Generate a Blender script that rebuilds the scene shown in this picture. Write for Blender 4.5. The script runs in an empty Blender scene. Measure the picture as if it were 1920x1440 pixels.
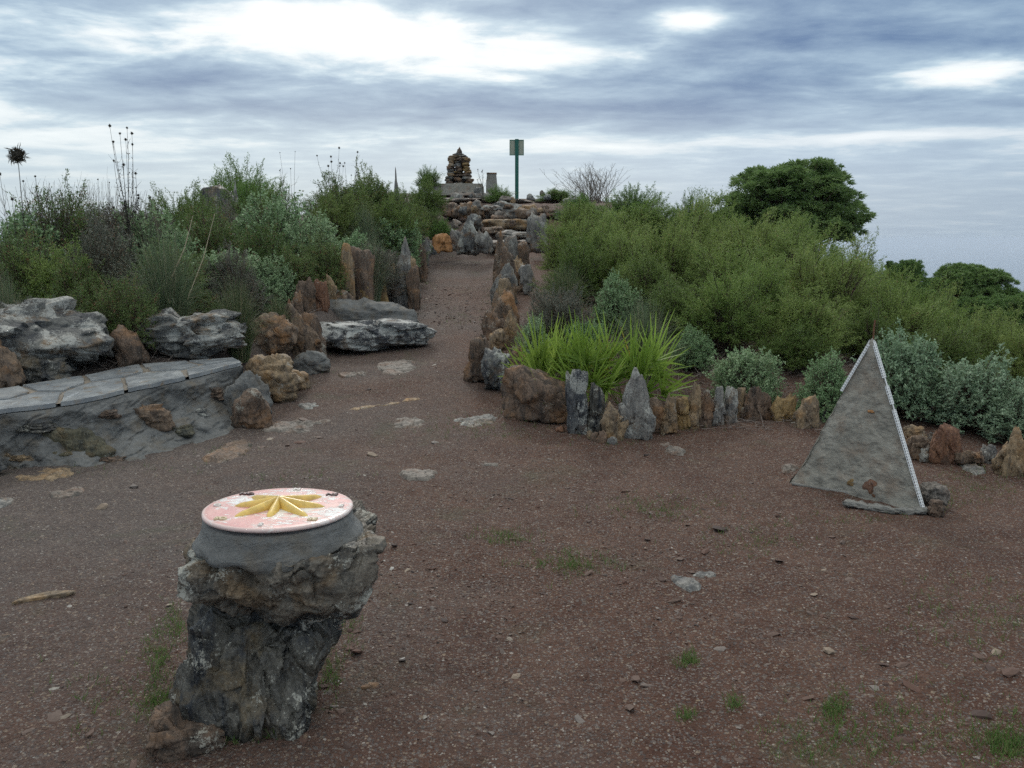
import bpy, math, random
import numpy as np
from mathutils import Vector, Matrix

random.seed(7)
RNG = np.random.default_rng(11)
S = bpy.context.scene
COL = S.collection
R = math.radians

# ------------------------------------------------------------------ camera
CAMZ = 1.65
F = 1560.0
P = math.atan(273.0 / F)
cd = bpy.data.cameras.new("camera")
cam = bpy.data.objects.new("camera", cd)
COL.objects.link(cam)
cam.location = (0, 0, CAMZ)
cam.rotation_euler = (math.pi / 2 - P, 0, 0)
cd.sensor_width = 36.0
cd.lens = 36.0 * F / 1920.0
cd.clip_start = 0.05
cd.clip_end = 120000.0
S.camera = cam

# ------------------------------------------------------------------ noise
def _h(ix, iy, iz, s):
    h = (ix.astype(np.int64) * 374761393 + iy.astype(np.int64) * 668265263 + iz.astype(np.int64) * 2147483647 + s * 974711) & 0xFFFFFFFF
    h = ((h ^ (h >> 13)) * 1274126177) & 0xFFFFFFFF
    h = ((h ^ (h >> 16)) * 2246822519) & 0xFFFFFFFF
    return ((h ^ (h >> 15)) & 0xFFFFFF) / float(0xFFFFFF)

def vn(p, s=0):
    i = np.floor(p)
    f = p - i
    f = f * f * (3 - 2 * f)
    x, y, z = i[..., 0], i[..., 1], i[..., 2]
    fx, fy, fz = f[..., 0], f[..., 1], f[..., 2]
    r = 0
    for dx in (0, 1):
        for dy in (0, 1):
            for dz in (0, 1):
                w = (fx if dx else 1 - fx) * (fy if dy else 1 - fy) * (fz if dz else 1 - fz)
                r = r + w * _h(x + dx, y + dy, z + dz, s)
    return r * 2 - 1

def fbm(p, o=4, s=0):
    a, t, q = 1.0, 0.0, np.asarray(p, float)
    for k in range(o):
        t = t + a * vn(q, s + k * 17)
        q = q * 2.03 + 5.1
        a *= 0.5
    return t

def sstep(a, b, x):
    t = np.clip((x - a) / (b - a), 0, 1)
    return t * t * (3 - 2 * t)

# ------------------------------------------------------------------ terrain
YK = [-30, -8, 0, 6.5, 8, 9, 12, 14, 16.3, 19, 20, 22, 24, 27, 30, 34, 45, 70]
ZK = [-1.5, -.1, 0, 0, .08, .2, .5, .68, .92, 1.33, 1.45, 1.9, 2.45, 3.0, 3.3, 3.3, 2.4, -2]
def pathx(y):
    return np.interp(y, [6, 9, 12, 14, 19, 21, 25], [-.3, -.75, -.9, -1.08, -1.28, -.6, -.1])

def H(x, y):
    x = np.asarray(x, float); y = np.asarray(y, float)
    z = np.interp(y, YK, ZK)
    px = pathx(y)
    # left bank above the bench and along the path
    e = np.interp(y, [5.2, 6.5, 8, 10, 13, 17, 22, 28], [0, .35, .42, .34, .3, .42, .4, .1])
    xb = np.interp(y, [4.5, 5.7, 6.7, 7.8, 9.3, 11, 14, 20], [-5.6, -4.2, -3.8, -2.75, -2.3, -2.05, -1.9, -2.1])
    z = z + e * sstep(0.0, .42, xb - x)
    z = z - 0.1 * np.maximum(0, -x - 9) ** 1.15
    z = z - .30 * np.maximum(0, -x - np.interp(y, [8, 14, 22], [9, 5.5, 4.5])) ** 1.15 * sstep(8, 14, y)
    # right slope falls away to the sea
    k = sstep(5, 12, y)
    z = z + .12 * sstep(.4, 1.3, x - px) * sstep(7.5, 10, y) * sstep(30, 20, y)
    z = z - (0.20 * k + .03) * np.maximum(0, x - np.interp(y, [0, 8, 14, 22], [5, 3.2, 2.6, 3.4])) ** 1.2
    # far hill flanks
    r = np.sqrt(x * x + (y - 10) ** 2)
    z = z - 0.42 * np.maximum(0, r - 38) * sstep(38, 60, r)
    return np.maximum(z, -262.0)

def ray(u, v):
    t = (720.0 - v) / F
    return np.array([(u - 960.0) / F, math.cos(P) + t * math.sin(P), -math.sin(P) + t * math.cos(P)])

def gp(u, v, off=0.0):
    d = ray(u, v)
    ys = np.arange(1.0, 60, .02)
    s = ys / d[1]
    g = CAMZ + d[2] * s - (H(d[0] * s, ys) + off)
    i = np.argmax(g < 0) if (g < 0).any() else len(ys) - 1
    s = ys[i] / d[1]
    return np.array([d[0] * s, ys[i], CAMZ + d[2] * s])

def atz(u, v, z):
    d = ray(u, v); s = (z - CAMZ) / d[2]
    return np.array([d[0] * s, d[1] * s, z])

def aty(u, v, y):
    d = ray(u, v); s = y / d[1]
    return np.array([d[0] * s, y, CAMZ + d[2] * s])

def depth(p):
    return p[1] * math.cos(P) + (CAMZ - p[2]) * math.sin(P)

# ------------------------------------------------------------------ object helpers
def mesh_obj(name, v, f, mat, parent=None, smooth=True, tint=None, me=None):
    if me is None:
        v = np.ascontiguousarray(v, dtype=np.float32)
        fl = f if isinstance(f, list) else [f]
        me = bpy.data.meshes.new(name)
        me.vertices.add(len(v)); me.vertices.foreach_set("co", v.ravel())
        tot = np.concatenate([np.full(len(a), a.shape[1], np.int32) for a in fl])
        me.loops.add(int(tot.sum()))
        me.loops.foreach_set("vertex_index", np.concatenate([a.ravel() for a in fl]).astype(np.int32))
        me.polygons.add(len(tot))
        st = np.zeros(len(tot), np.int32); st[1:] = np.cumsum(tot)[:-1]
        me.polygons.foreach_set("loop_start", st)
        me.polygons.foreach_set("loop_total", tot)
        me.polygons.foreach_set("use_smooth", np.full(len(tot), smooth))
        if tint is not None:
            at = me.attributes.new("tint", 'FLOAT', 'POINT')
            at.data.foreach_set("value", np.asarray(tint, np.float32))
        me.update(calc_edges=True)
        me.validate()
        me.materials.append(mat)
    o = bpy.data.objects.new(name, me)
    COL.objects.link(o)
    if parent is not None:
        o.parent = parent
    return o

def tag(o, label=None, cat=None, group=None, kind=None):
    if label: o["label"] = label
    if cat: o["category"] = cat
    if group: o["group"] = group
    if kind: o["kind"] = kind
    return o

def empty(name, loc, label=None, cat=None, group=None, rz=0):
    o = bpy.data.objects.new(name, None)
    COL.objects.link(o)
    o.empty_display_size = .1
    o.location = tuple(float(c) for c in loc); o.rotation_euler = (0, 0, rz)
    return tag(o, label, cat, group)

class MB:
    def __init__(s): s.v = []; s.q = []; s.t = []; s.n = 0; s.c = []
    def add(s, v, f, tint=0.5):
        v = np.asarray(v, float).reshape(-1, 3); f = np.asarray(f, int) + s.n
        (s.q if f.shape[1] == 4 else s.t).append(f)
        s.v.append(v); s.n += len(v)
        s.c.append(np.full(len(v), tint) if np.isscalar(tint) else np.asarray(tint, float))
    def tube(s, pts, rad, sides=5, tint=.5, cap=True):
        pts = np.asarray(pts, float); m = len(pts)
        rad = np.broadcast_to(np.asarray(rad, float), (m,))
        d = np.gradient(pts, axis=0); d /= np.linalg.norm(d, axis=1, keepdims=True) + 1e-9
        up = np.array([0.31, .17, 1.0]) if abs(d[0][2]) < .9 else np.array([1.0, .2, .1])
        a = np.cross(d, up); a /= np.linalg.norm(a, axis=1, keepdims=True) + 1e-9
        b = np.cross(d, a)
        th = np.arange(sides) * 2 * math.pi / sides
        v = pts[:, None] + rad[:, None, None] * (np.cos(th)[None, :, None] * a[:, None] + np.sin(th)[None, :, None] * b[:, None])
        i = np.arange(m - 1)[:, None] * sides; j = np.arange(sides)[None]; k = (j + 1) % sides
        f = np.stack([i + j, i + k, i + sides + k, i + sides + j], -1).reshape(-1, 4)
        s.add(v, f, tint)
        if cap and sides > 3:
            for e, w in ((0, pts[0]), (m - 1, pts[-1])):
                ring = v[e]
                s.add(np.vstack([ring, w[None]]), [[(q + 1) % sides if e == 0 else q, q if e == 0 else (q + 1) % sides, sides] for q in range(sides)], tint)
    def arrays(s):
        fl = []
        if s.q: fl.append(np.concatenate(s.q))
        if s.t: fl.append(np.concatenate(s.t))
        return np.concatenate(s.v), fl, np.concatenate(s.c)
    def build(s, name, mat, parent=None, smooth=True):
        v, f, c = s.arrays()
        return mesh_obj(name, v, f, mat, parent, smooth, c)

# ------------------------------------------------------------------ materials
def nmat(name):
    m = bpy.data.materials.new(name); m.use_nodes = True
    nt = m.node_tree; nt.nodes.clear()
    out = nt.nodes.new("ShaderNodeOutputMaterial")
    return m, nt, out

class NT:
    def __init__(s, nt): s.nt = nt
    def n(s, t, **kw):
        x = s.nt.nodes.new(t)
        for k, v in kw.items(): setattr(x, k, v)
        return x
    def put(s, sock, v):
        if hasattr(v, "links") or isinstance(v, bpy.types.NodeSocket): s.nt.links.new(v, sock)
        elif isinstance(v, (tuple, list)) and len(v) == 3 and sock.type == 'RGBA': sock.default_value = (*v, 1)
        else: sock.default_value = v
    def noise(s, vec, scale, detail=4, rough=.55, dist=0, w=None):
        x = s.n("ShaderNodeTexNoise")
        if w is not None:
            x.noise_dimensions = '4D'; s.put(x.inputs["W"], w)
        s.put(x.inputs["Vector"], vec); s.put(x.inputs["Scale"], scale)
        x.inputs["Detail"].default_value = detail; x.inputs["Roughness"].default_value = rough
        x.inputs["Distortion"].default_value = dist
        return x.outputs["Fac"]
    def vor(s, vec, scale, feat='F1', out="Distance", rnd=1.0):
        x = s.n("ShaderNodeTexVoronoi", feature=feat)
        s.put(x.inputs["Vector"], vec); s.put(x.inputs["Scale"], scale); x.inputs["Randomness"].default_value = rnd
        return x.outputs[out]
    def ramp(s, fac, pts, mode='LINEAR'):
        x = s.n("ShaderNodeValToRGB"); s.put(x.inputs[0], fac)
        cr = x.color_ramp; cr.interpolation = mode
        while len(cr.elements) < len(pts): cr.elements.new(.5)
        for e, (p, c) in zip(cr.elements, pts):
            e.position = p
            e.color = (c, c, c, 1) if not isinstance(c, (tuple, list)) else (*c, 1)
        return x.outputs[0]
    def math(s, op, a, b=None, c=None, clamp=False):
        x = s.n("ShaderNodeMath", operation=op); x.use_clamp = clamp
        s.put(x.inputs[0], a)
        if b is not None: s.put(x.inputs[1], b)
        if c is not None: s.put(x.inputs[2], c)
        return x.outputs[0]
    def mix(s, fac, a, b, mode='MIX'):
        x = s.n("ShaderNodeMix", data_type='RGBA', blend_type=mode)
        s.put(x.inputs[0], fac); s.put(x.inputs[6], a); s.put(x.inputs[7], b)
        return x.outputs[2]
    def mapping(s, vec, scale=(1, 1, 1), rot=(0, 0, 0), loc=(0, 0, 0)):
        x = s.n("ShaderNodeMapping"); s.put(x.inputs[0], vec)
        x.inputs["Scale"].default_value = scale; x.inputs["Rotation"].default_value = rot; x.inputs["Location"].default_value = loc
        return x.outputs[0]
    def bump(s, h, strength, dist, nrm=None):
        x = s.n("ShaderNodeBump"); s.put(x.inputs["Height"], h)
        x.inputs["Strength"].default_value = strength; x.inputs["Distance"].default_value = dist
        if nrm is not None: s.put(x.inputs["Normal"], nrm)
        return x.outputs[0]
    def pbsdf(s, col, rough=.8, nrm=None, spec=.4, metal=0.0):
        x = s.n("ShaderNodeBsdfPrincipled")
        s.put(x.inputs["Base Color"], col); s.put(x.inputs["Roughness"], rough)
        x.inputs["Specular IOR Level"].default_value = spec; x.inputs["Metallic"].default_value = metal
        if nrm is not None: s.put(x.inputs["Normal"], nrm)
        return x.outputs[0]

def objrand(t):
    return t.n("ShaderNodeObjectInfo").outputs["Random"]

def rock_mat(name, base, second, rust, rust_amt=.5, lichen=.5, lich_col=(.52, .53, .48), streak=(9, 9, 1.6), rough=.72, wet=0.0, world=False):
    """base/second mottling streaked along the bedding, rust patches, pale lichen scabs"""
    m, nt, out = nmat(name); t = NT(nt)
    oc = t.n("ShaderNodeTexCoord").outputs["Object"]
    w = t.math('MULTIPLY', objrand(t), 37.0)
    wob = t.noise(oc, 3.0, 3, w=w)
    st = t.noise(t.mapping(oc, streak), 1.6, 8, .68, .6, w=w)
    c = t.mix(t.ramp(st, [(.40, 0.0), (.56, 1.0)]), base, second)
    big = t.noise(oc, 4.2, 6, .62, .4, w=t.math('ADD', w, 5.0))
    c = t.mix(t.math('MULTIPLY', t.ramp(big, [(.5 - .3 * (rust_amt - .5), 0.0), (.62 - .3 * (rust_amt - .5), 1.0)]), .85), c, rust)
    fine = t.noise(oc, 55, 6, .7, w=w)
    c = t.mix(.8, c, t.ramp(fine, [(.32, .45), (.68, 1.6)]), 'MULTIPLY')
    sp2 = t.noise(oc, 130, 3, .6, w=w)
    c = t.mix(t.ramp(sp2, [(.62, 0.0), (.70, .5)]), c, tuple(a * .8 for a in lich_col))
    # dark seams
    seam = t.noise(t.mapping(oc, tuple(a * 2.2 for a in streak), (.2, .1, .3)), 2.2, 5, .6, 1.1, w=w)
    sm = t.ramp(seam, [(.455, 0.0), (.49, 1.0), (.53, 1.0), (.56, 0.0)])
    c = t.mix(t.math('MULTIPLY', t.math('SUBTRACT', 1.0, sm), 0.0), c, (.02, .02, .02))
    # lichen scabs: irregular pale spots clustered in patches
    lp = t.noise(oc, 5.5, 5, .6, .3, w=t.math('ADD', w, 11.0))
    lf = t.noise(oc, 75, 5, .72, .8, w=t.math('ADD', w, 3.0))
    ls = t.math('ADD', t.math('MULTIPLY', lp, .75), t.math('MULTIPLY', lf, .5))
    th = .80 - .17 * lichen
    lm = t.ramp(ls, [(th, 0.0), (th + .035, 1.0)])
    lm = t.math('MULTIPLY', lm, .9 if lichen > 0 else 0.0)
    lcol = t.mix(t.noise(oc, 24, 3), lich_col, tuple(a * .55 for a in lich_col))
    c = t.mix(lm, c, lcol)
    hh = t.math('ADD', t.math('MULTIPLY', st, .9), t.math('MULTIPLY', fine, .35))
    hh = t.math('ADD', hh, t.math('MULTIPLY', t.math('SUBTRACT', 1.0, sm), -.0))
    crack = t.vor(t.mapping(oc, (5, 5, 2)), 1.7, 'DISTANCE_TO_EDGE')
    hh = t.math('ADD', hh, t.ramp(crack, [(0.0, -.0), (.05, .35)]))
    b = t.bump(hh, .8, .02)
    rg = t.math('SUBTRACT', rough, t.math('MULTIPLY', t.ramp(big, [(.3, 1.0), (.6, 0.0)]), wet))
    nt.links.new(t.pbsdf(c, rg, b, .45), out.inputs[0])
    return m

M = {}
M['slate'] = rock_mat("slate_lichen", (.045, .050, .060), (.13, .13, .125), (.16, .095, .05), .38, .85, (.50, .51, .47))
M['slate_heavy'] = rock_mat("slate_white_lichen", (.05, .052, .058), (.14, .14, .13), (.17, .11, .06), .42, .98, (.47, .47, .44), (3, 3, 12))
M['ledge'] = rock_mat("dark_ledge_slate", (.030, .034, .045), (.085, .088, .092), (.13, .095, .065), .4, 1.12, (.50, .51, .49), (3, 3, 9))
M['dark'] = rock_mat("dark_wet_slate", (.018, .021, .026), (.085, .080, .068), (.16, .115, .06), .46, .62, (.56, .55, .48), (9, 9, 1.6), .5, .25)
M['cap'] = rock_mat("pitted_grey_rock", (.030, .032, .032), (.15, .13, .105), (.15, .10, .055), .50, .72, (.52, .51, .45), (4, 4, 4), .66, .1)
M['olive'] = rock_mat("dark_olive_rock", (.04, .042, .034), (.10, .092, .06), (.15, .10, .045), .5, .4)
M['rust'] = rock_mat("rusty_rock", (.085, .062, .048), (.18, .125, .085), (.29, .15, .065), .5, .4, (.45, .42, .36))
M['tan'] = rock_mat("tan_rock", (.13, .10, .072), (.28, .20, .12), (.30, .17, .07), .48, .4, (.48, .44, .38))
M['brown'] = rock_mat("brown_rock", (.055, .042, .034), (.15, .10, .07), (.22, .12, .06), .45, .45, (.44, .42, .36))
M['orange'] = rock_mat("orange_rock", (.30, .14, .05), (.40, .20, .08), (.20, .09, .04), .3, .1)
M['grey'] = rock_mat("grey_rock", (.095, .095, .095), (.20, .19, .175), (.19, .12, .07), .42, .8, (.5, .5, .46))
M['ochre'] = rock_mat("ochre_rock", (.19, .115, .04), (.28, .19, .085), (.12, .08, .05), .4, .2)
M['redstone'] = rock_mat("red_brown_rock", (.12, .055, .035), (.21, .105, .06), (.07, .05, .04), .4, .2)
M['pale'] = rock_mat("pale_outcrop", (.10, .088, .076), (.20, .175, .152), (.16, .10, .07), .52, .3, (.36, .34, .30), (3, 3, 10))

def mortar_mat(name, base=(.135, .14, .145), warm=(.17, .135, .10), amt=.3, sw=60):
    m, nt, out = nmat(name); t = NT(nt)
    oc = t.n("ShaderNodeTexCoord").outputs["Object"]
    a = t.noise(oc, 4, 6, .6, .3)
    b2 = t.noise(t.mapping(oc, (1, 1, 2.2), (.3, .5, .2)), 14, 6, .65, 1.2)
    fine = t.noise(oc, 180, 3, .7)
    c = t.mix(t.ramp(a, [(.42, 0.0), (.72, 1.0)]), base, tuple(x * 1.35 for x in base))
    c = t.mix(t.math('MULTIPLY', t.ramp(t.noise(oc, 7, 5, .6), [(.5, 0.0), (.68, 1.0)]), amt), c, warm)
    c = t.mix(.6, c, t.ramp(b2, [(.35, .6), (.65, 1.2)]), 'MULTIPLY')
    c = t.mix(.4, c, t.ramp(fine, [(.3, .6), (.7, 1.3)]), 'MULTIPLY')
    h = t.math('ADD', t.math('MULTIPLY', b2, 1.0), t.math('MULTIPLY', fine, .12))
    nt.links.new(t.pbsdf(c, .82, t.bump(h, .7, .018), .35), out.inputs[0])
    return m
M['mortar'] = mortar_mat("mortar", (.150, .152, .150), (.16, .125, .085), .6)
M['pyr'] = mortar_mat("pyramid_render", (.275, .262, .228), (.24, .17, .125), .55)
M['concrete'] = mortar_mat("pale_concrete", (.22, .215, .20))

def simple_mat(name, col, rough=.6, var=.25, scale=20, metal=0.0, spec=.4, bumpd=.002):
    m, nt, out = nmat(name); t = NT(nt)
    oc = t.n("ShaderNodeTexCoord").outputs["Object"]
    a = t.noise(oc, scale, 5, .6)
    c = t.mix(1.0, col, t.ramp(a, [(.3, 1 - var), (.7, 1 + var)]), 'MULTIPLY')
    nt.links.new(t.pbsdf(c, rough, t.bump(a, .3, bumpd), spec, metal), out.inputs[0])
    return m
M['bead'] = simple_mat("galvanised_bead", (.72, .73, .74), .45, .12, 60, .25)
M['rod'] = simple_mat("rusty_rod", (.16, .075, .04), .8, .4, 60)
M['green_paint'] = simple_mat("green_paint", (.012, .11, .085), .45, .1)
M['board'] = simple_mat("weathered_board", (.34, .36, .29), .6, .15)
M['yellow'] = simple_mat("yellow_glaze", (.72, .50, .14), .28, .25, 30, 0, .5, .004)
M['ink'] = simple_mat("dark_letter_glaze", (.07, .03, .03), .4, .1)
M['cream'] = simple_mat("cream_letter_glaze", (.62, .52, .34), .35, .1)
M['whiteglaze'] = simple_mat("white_letter_glaze", (.70, .66, .62), .3, .1)

def disc_mat():
    m, nt, out = nmat("pink_glazed_tile"); t = NT(nt)
    oc = t.n("ShaderNodeTexCoord").outputs["Object"]
    a = t.noise(t.mapping(oc, (1, 1.0, 1)), 9, 5, .6)
    c = t.mix(t.ramp(a, [(.35, 0.0), (.65, 1.0)]), (.60, .27, .26), (.68, .40, .36))
    c = t.mix(t.math('MULTIPLY', t.ramp(t.noise(oc, 16, 6, .75, .4), [(.5, 0.0), (.72, 1.0)]), .45), c, (.42, .24, .20))
    sp = t.noise(t.mapping(oc, (.7, 1.5, 1)), 34, 5, .7, .6)
    pm = t.noise(oc, 7, 3, .5)
    sm = t.ramp(t.math('ADD', sp, t.math('MULTIPLY', pm, .5)), [(.775, 0.0), (.80, 1.0)])
    c = t.mix(t.math('MULTIPLY', sm, .95), c, (.88, .87, .84))  # white spots: sky reflections on the wet glaze, painted into the colour
    # white rim
    sx = t.n("ShaderNodeSeparateXYZ"); nt.links.new(oc, sx.inputs[0])
    rr = t.math('SQRT', t.math('ADD', t.math('POWER', sx.outputs[0], 2.0), t.math('POWER', sx.outputs[1], 2.0)))
    rm = t.ramp(t.math('ADD', rr, t.math('MULTIPLY', sp, .012)), [(.243, 0.0), (.250, 1.0)])
    c = t.mix(t.math('MULTIPLY', rm, .7), c, (.78, .66, .62))
    rg = t.math('SUBTRACT', .42, t.math('MULTIPLY', sm, .25))
    nt.links.new(t.pbsdf(c, rg, t.bump(t.math('ADD', sm, t.noise(oc, 40, 4)), .35, .003), .5), out.inputs[0])
    return m
M['disc'] = disc_mat()

def slab_top_mat():
    m, nt, out = nmat("slate_paving"); t = NT(nt)
    oc = t.n("ShaderNodeTexCoord").outputs["Object"]
    w = t.math('MULTIPLY', objrand(t), 30.0)
    a = t.noise(oc, 5, 7, .65, .5, w=w)
    c = t.mix(t.ramp(a, [(.4, 0.0), (.65, 1.0)]), (.22, .24, .26), (.38, .395, .40))  # pale greys carry the wet slabs' sky reflection in the base colour
    c = t.mix(t.ramp(t.noise(oc, 9, 6, .65, .6, w=w), [(.56, 0.0), (.66, .8)]), c, (.27, .20, .13))
    c = t.mix(.5, c, t.ramp(t.noise(oc, 60, 4, .7), [(.3, .6), (.7, 1.3)]), 'MULTIPLY')
    rg = t.ramp(t.noise(oc, 6, 4, .6, w=w), [(.35, .12), (.7, .34)])
    nt.links.new(t.pbsdf(c, rg, t.bump(a, .35, .008), .55), out.inputs[0])
    return m
M['paving'] = slab_top_mat()
M['sandmortar'] = mortar_mat("sandy_mortar", (.20, .175, .145), (.24, .17, .115), .4)

def leaf_mat(name, a, b, dead=None, dead_amt=0.0, trans=.3, rough=.55, spec=.3, stemmix=(.14, .105, .08), hue=.12):
    m, nt, out = nmat(name); t = NT(nt)
    at = t.n("ShaderNodeAttribute", attribute_name="tint").outputs["Fac"]
    c = t.mix(t.ramp(at, [(0.0, 0.0), (1.0, 1.0)]), a, b)
    if dead is not None:
        c = t.mix(t.math('GREATER_THAN', at, 1.0 - dead_amt), c, dead)
    c = t.mix(t.math('LESS_THAN', at, -.5), c, stemmix)
    g = t.math('ADD', t.math('MULTIPLY', objrand(t), hue * 2), 1 - hue)
    gc = t.n("ShaderNodeCombineColor"); t.put(gc.inputs[0], g); t.put(gc.inputs[1], t.math('ADD', t.math('MULTIPLY', g, .5), .5)); t.put(gc.inputs[2], g)
    c = t.mix(1.0, c, gc.outputs[0], 'MULTIPLY')
    tr = t.n("ShaderNodeBsdfTranslucent"); t.put(tr.inputs[0], c)
    mx = t.n("ShaderNodeMixShader"); mx.inputs[0].default_value = trans
    nt.links.new(t.pbsdf(c, rough, None, spec), mx.inputs[1]); nt.links.new(tr.outputs[0], mx.inputs[2])
    nt.links.new(mx.outputs[0], out.inputs[0])
    return m
L = {}
L['felt'] = leaf_mat("felty_leaf", (.17, .27, .13), (.33, .45, .25), (.26, .24, .15), .03, .2)
L['felt_grey'] = leaf_mat("silvery_leaf", (.19, .28, .175), (.35, .45, .30), None, 0, .2)
L['feather'] = leaf_mat("feathery_leaf", (.14, .215, .05), (.29, .37, .12), (.32, .23, .11), .07, .4)
L['feather_dark'] = leaf_mat("dark_feathery_leaf", (.10, .155, .04), (.20, .27, .08), (.24, .16, .08), .06, .35)  # dark green bushes; its darker tone also paints shaded gaps in the thicket
L['heath'] = leaf_mat("heath_leaf", (.07, .125, .035), (.18, .26, .085), (.24, .13, .07), .18, .3)
L['heath_grey'] = leaf_mat("grey_heath_leaf", (.10, .11, .085), (.21, .21, .175), (.24, .16, .11), .2, .15)
L['pine'] = leaf_mat("pine_needle", (.10, .18, .055), (.23, .34, .12), None, 0, .35, .5)
L['bright'] = leaf_mat("bright_shrub_leaf", (.10, .18, .045), (.20, .31, .085), None, 0, .3)
L['grass'] = leaf_mat("esparto_blade", (.13, .175, .10), (.27, .33, .20), (.46, .40, .28), .14, .25)
L['grass_dark'] = leaf_mat("dark_grass_blade", (.10, .14, .065), (.21, .26, .13), (.36, .31, .20), .18, .25)
L['palm'] = leaf_mat("palmetto_blade", (.13, .22, .03), (.33, .46, .09), (.42, .33, .08), .03, .4)
L['dry'] = leaf_mat("dry_stem", (.13, .105, .09), (.27, .235, .20), None, 0, .1)
L['thistle'] = leaf_mat("thistle_stem", (.035, .03, .025), (.09, .08, .06), None, 0, .1)
L['turf'] = leaf_mat("turf_blade", (.06, .12, .03), (.14, .24, .06), (.22, .2, .1), .1, .35)
L['bark'] = leaf_mat("bark", (.08, .06, .045), (.13, .10, .08), None, 0, 0.0, .9)

# ------------------------------------------------------------------ ground sheet
def ground_mat():
    m, nt, out = nmat("red_earth"); t = NT(nt)
    g = t.n("ShaderNodeNewGeometry").outputs["Position"]
    big = t.noise(g, .55, 5, .6, .3)
    mid = t.noise(g, 2.6, 6, .65, .4)
    c = t.mix(t.ramp(mid, [(.36, 0.0), (.66, 1.0)]), (.080, .038, .026), (.122, .066, .046))
    # greyer gravelly ground towards the near left, by noise patches
    sx = t.n("ShaderNodeSeparateXYZ"); nt.links.new(g, sx.inputs[0])
    lf = t.math('ADD', t.math('MULTIPLY', sx.outputs[0], -.12), t.math('MULTIPLY', big, 1.0))
    c = t.mix(t.math('MULTIPLY', t.ramp(lf, [(.48, 0.0), (.85, 1.0)]), .65), c, (.115, .105, .10))
    # fine grit: pale, tan and dark grains
    for sc, th, amt in ((38, .32, .6), (70, .38, .7), (120, .42, .7)):
        v = t.n("ShaderNodeTexVoronoi"); t.put(v.inputs["Vector"], g); v.inputs["Scale"].default_value = sc
        sep = t.n("ShaderNodeSeparateColor"); nt.links.new(v.outputs["Color"], sep.inputs[0])
        mask = t.math('MULTIPLY', t.math('LESS_THAN', v.outputs["Distance"], th), t.math('GREATER_THAN', sep.outputs[0], .45))
        cc = t.ramp(sep.outputs[1], [(0.0, (.05, .042, .042)), (.4, (.13, .115, .11)), (.75, (.22, .20, .185)), (.95, (.30, .23, .16)), (1.0, (.5, .48, .45))])
        c = t.mix(t.math('MULTIPLY', mask, amt), c, cc)
    # thin greenish film of moss
    gr = t.noise(g, 1.4, 5, .7, .5)
    c = t.mix(t.math('MULTIPLY', t.ramp(gr, [(.56, 0.0), (.74, 1.0)]), .45), c, (.075, .095, .05))
    # off the trodden ground: dark litter
    d1 = t.noise(g, 16, 5, .7)
    c = t.mix(.5, c, t.ramp(d1, [(.3, .62), (.7, 1.28)]), 'MULTIPLY')
    f1 = t.noise(g, 60, 5, .75)
    v2 = t.vor(g, 45)
    v3 = t.vor(g, 110)
    h = t.math('ADD', t.math('MULTIPLY', f1, .6), t.math('ADD', t.math('MULTIPLY', t.ramp(v2, [(0.0, 1.0), (.45, 0.0)]), .5), t.math('MULTIPLY', t.ramp(v3, [(0.0, 1.0), (.5, 0.0)]), .25)))
    nt.links.new(t.pbsdf(c, .88, t.bump(h, 1.0, .018), .25), out.inputs[0])
    return m
def sgrid(n, a, b, c0): return c0 + a * np.sinh(b * np.linspace(-1, 1, n))
GX = sgrid(820, 1.25, 7.25, 0.0); GY = sgrid(820, 1.25, 7.25, 3.0)
X, Y = np.meshgrid(GX, GY)
pts = np.stack([X, Y, np.zeros_like(X)], -1)
near = np.exp(-((X ** 2 + (Y - 4) ** 2) / 300))
Z = H(X, Y) + near * (.022 * fbm(pts * .9, 3, 3) + .010 * fbm(pts * 5.5, 3, 5) + .0035 * fbm(pts * 26, 2, 9))
Z += (1 - near) * .5 * fbm(pts * .05, 3, 8)
V = np.stack([X, Y, Z], -1).reshape(-1, 3)
n = len(GX)
ii = (np.arange(n - 1)[:, None] * n + np.arange(n - 1)[None]).ravel()
tag(mesh_obj("ground", V, np.stack([ii, ii + 1, ii + n + 1, ii + n], -1), ground_mat()), "bare reddish brown earth strewn with grit, rising as a path to the summit", "ground", kind="structure")
def Hm0(x, y): return Hm(x, y)
def Hm(x, y):
    x = np.asarray(x, float); y = np.asarray(y, float)
    p = np.stack([x, y, np.zeros_like(x)], -1)
    nr = np.exp(-((x ** 2 + (y - 4) ** 2) / 300))
    return H(x, y) + nr * (.022 * fbm(p * .9, 3, 3) + .010 * fbm(p * 5.5, 3, 5) + .0035 * fbm(p * 26, 2, 9))

# sea
def sea_mat():
    m, nt, out = nmat("sea_water"); t = NT(nt)
    g = t.n("ShaderNodeNewGeometry").outputs["Position"]
    b = t.bump(t.noise(t.mapping(g, (.02, .02, .02)), 1.0, 5, .6), .4, 2.0)
    nt.links.new(t.pbsdf((.05, .085, .13), .2, b, .5), out.inputs[0])
    return m
def disc_sheet(name, z, r, mat, n=96):
    v = [[0, 0, z]] + [[r * math.cos(a * 2 * math.pi / n), r * math.sin(a * 2 * math.pi / n), z] for a in range(n)]
    f = [[0, 1 + k, 1 + (k + 1) % n] for k in range(n)]
    return mesh_obj(name, np.array(v), np.array(f), mat)
tag(disc_sheet("sea", -260, 42000, sea_mat()), "hazy blue sea reaching to a blurred horizon", "sea", kind="structure")

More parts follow.
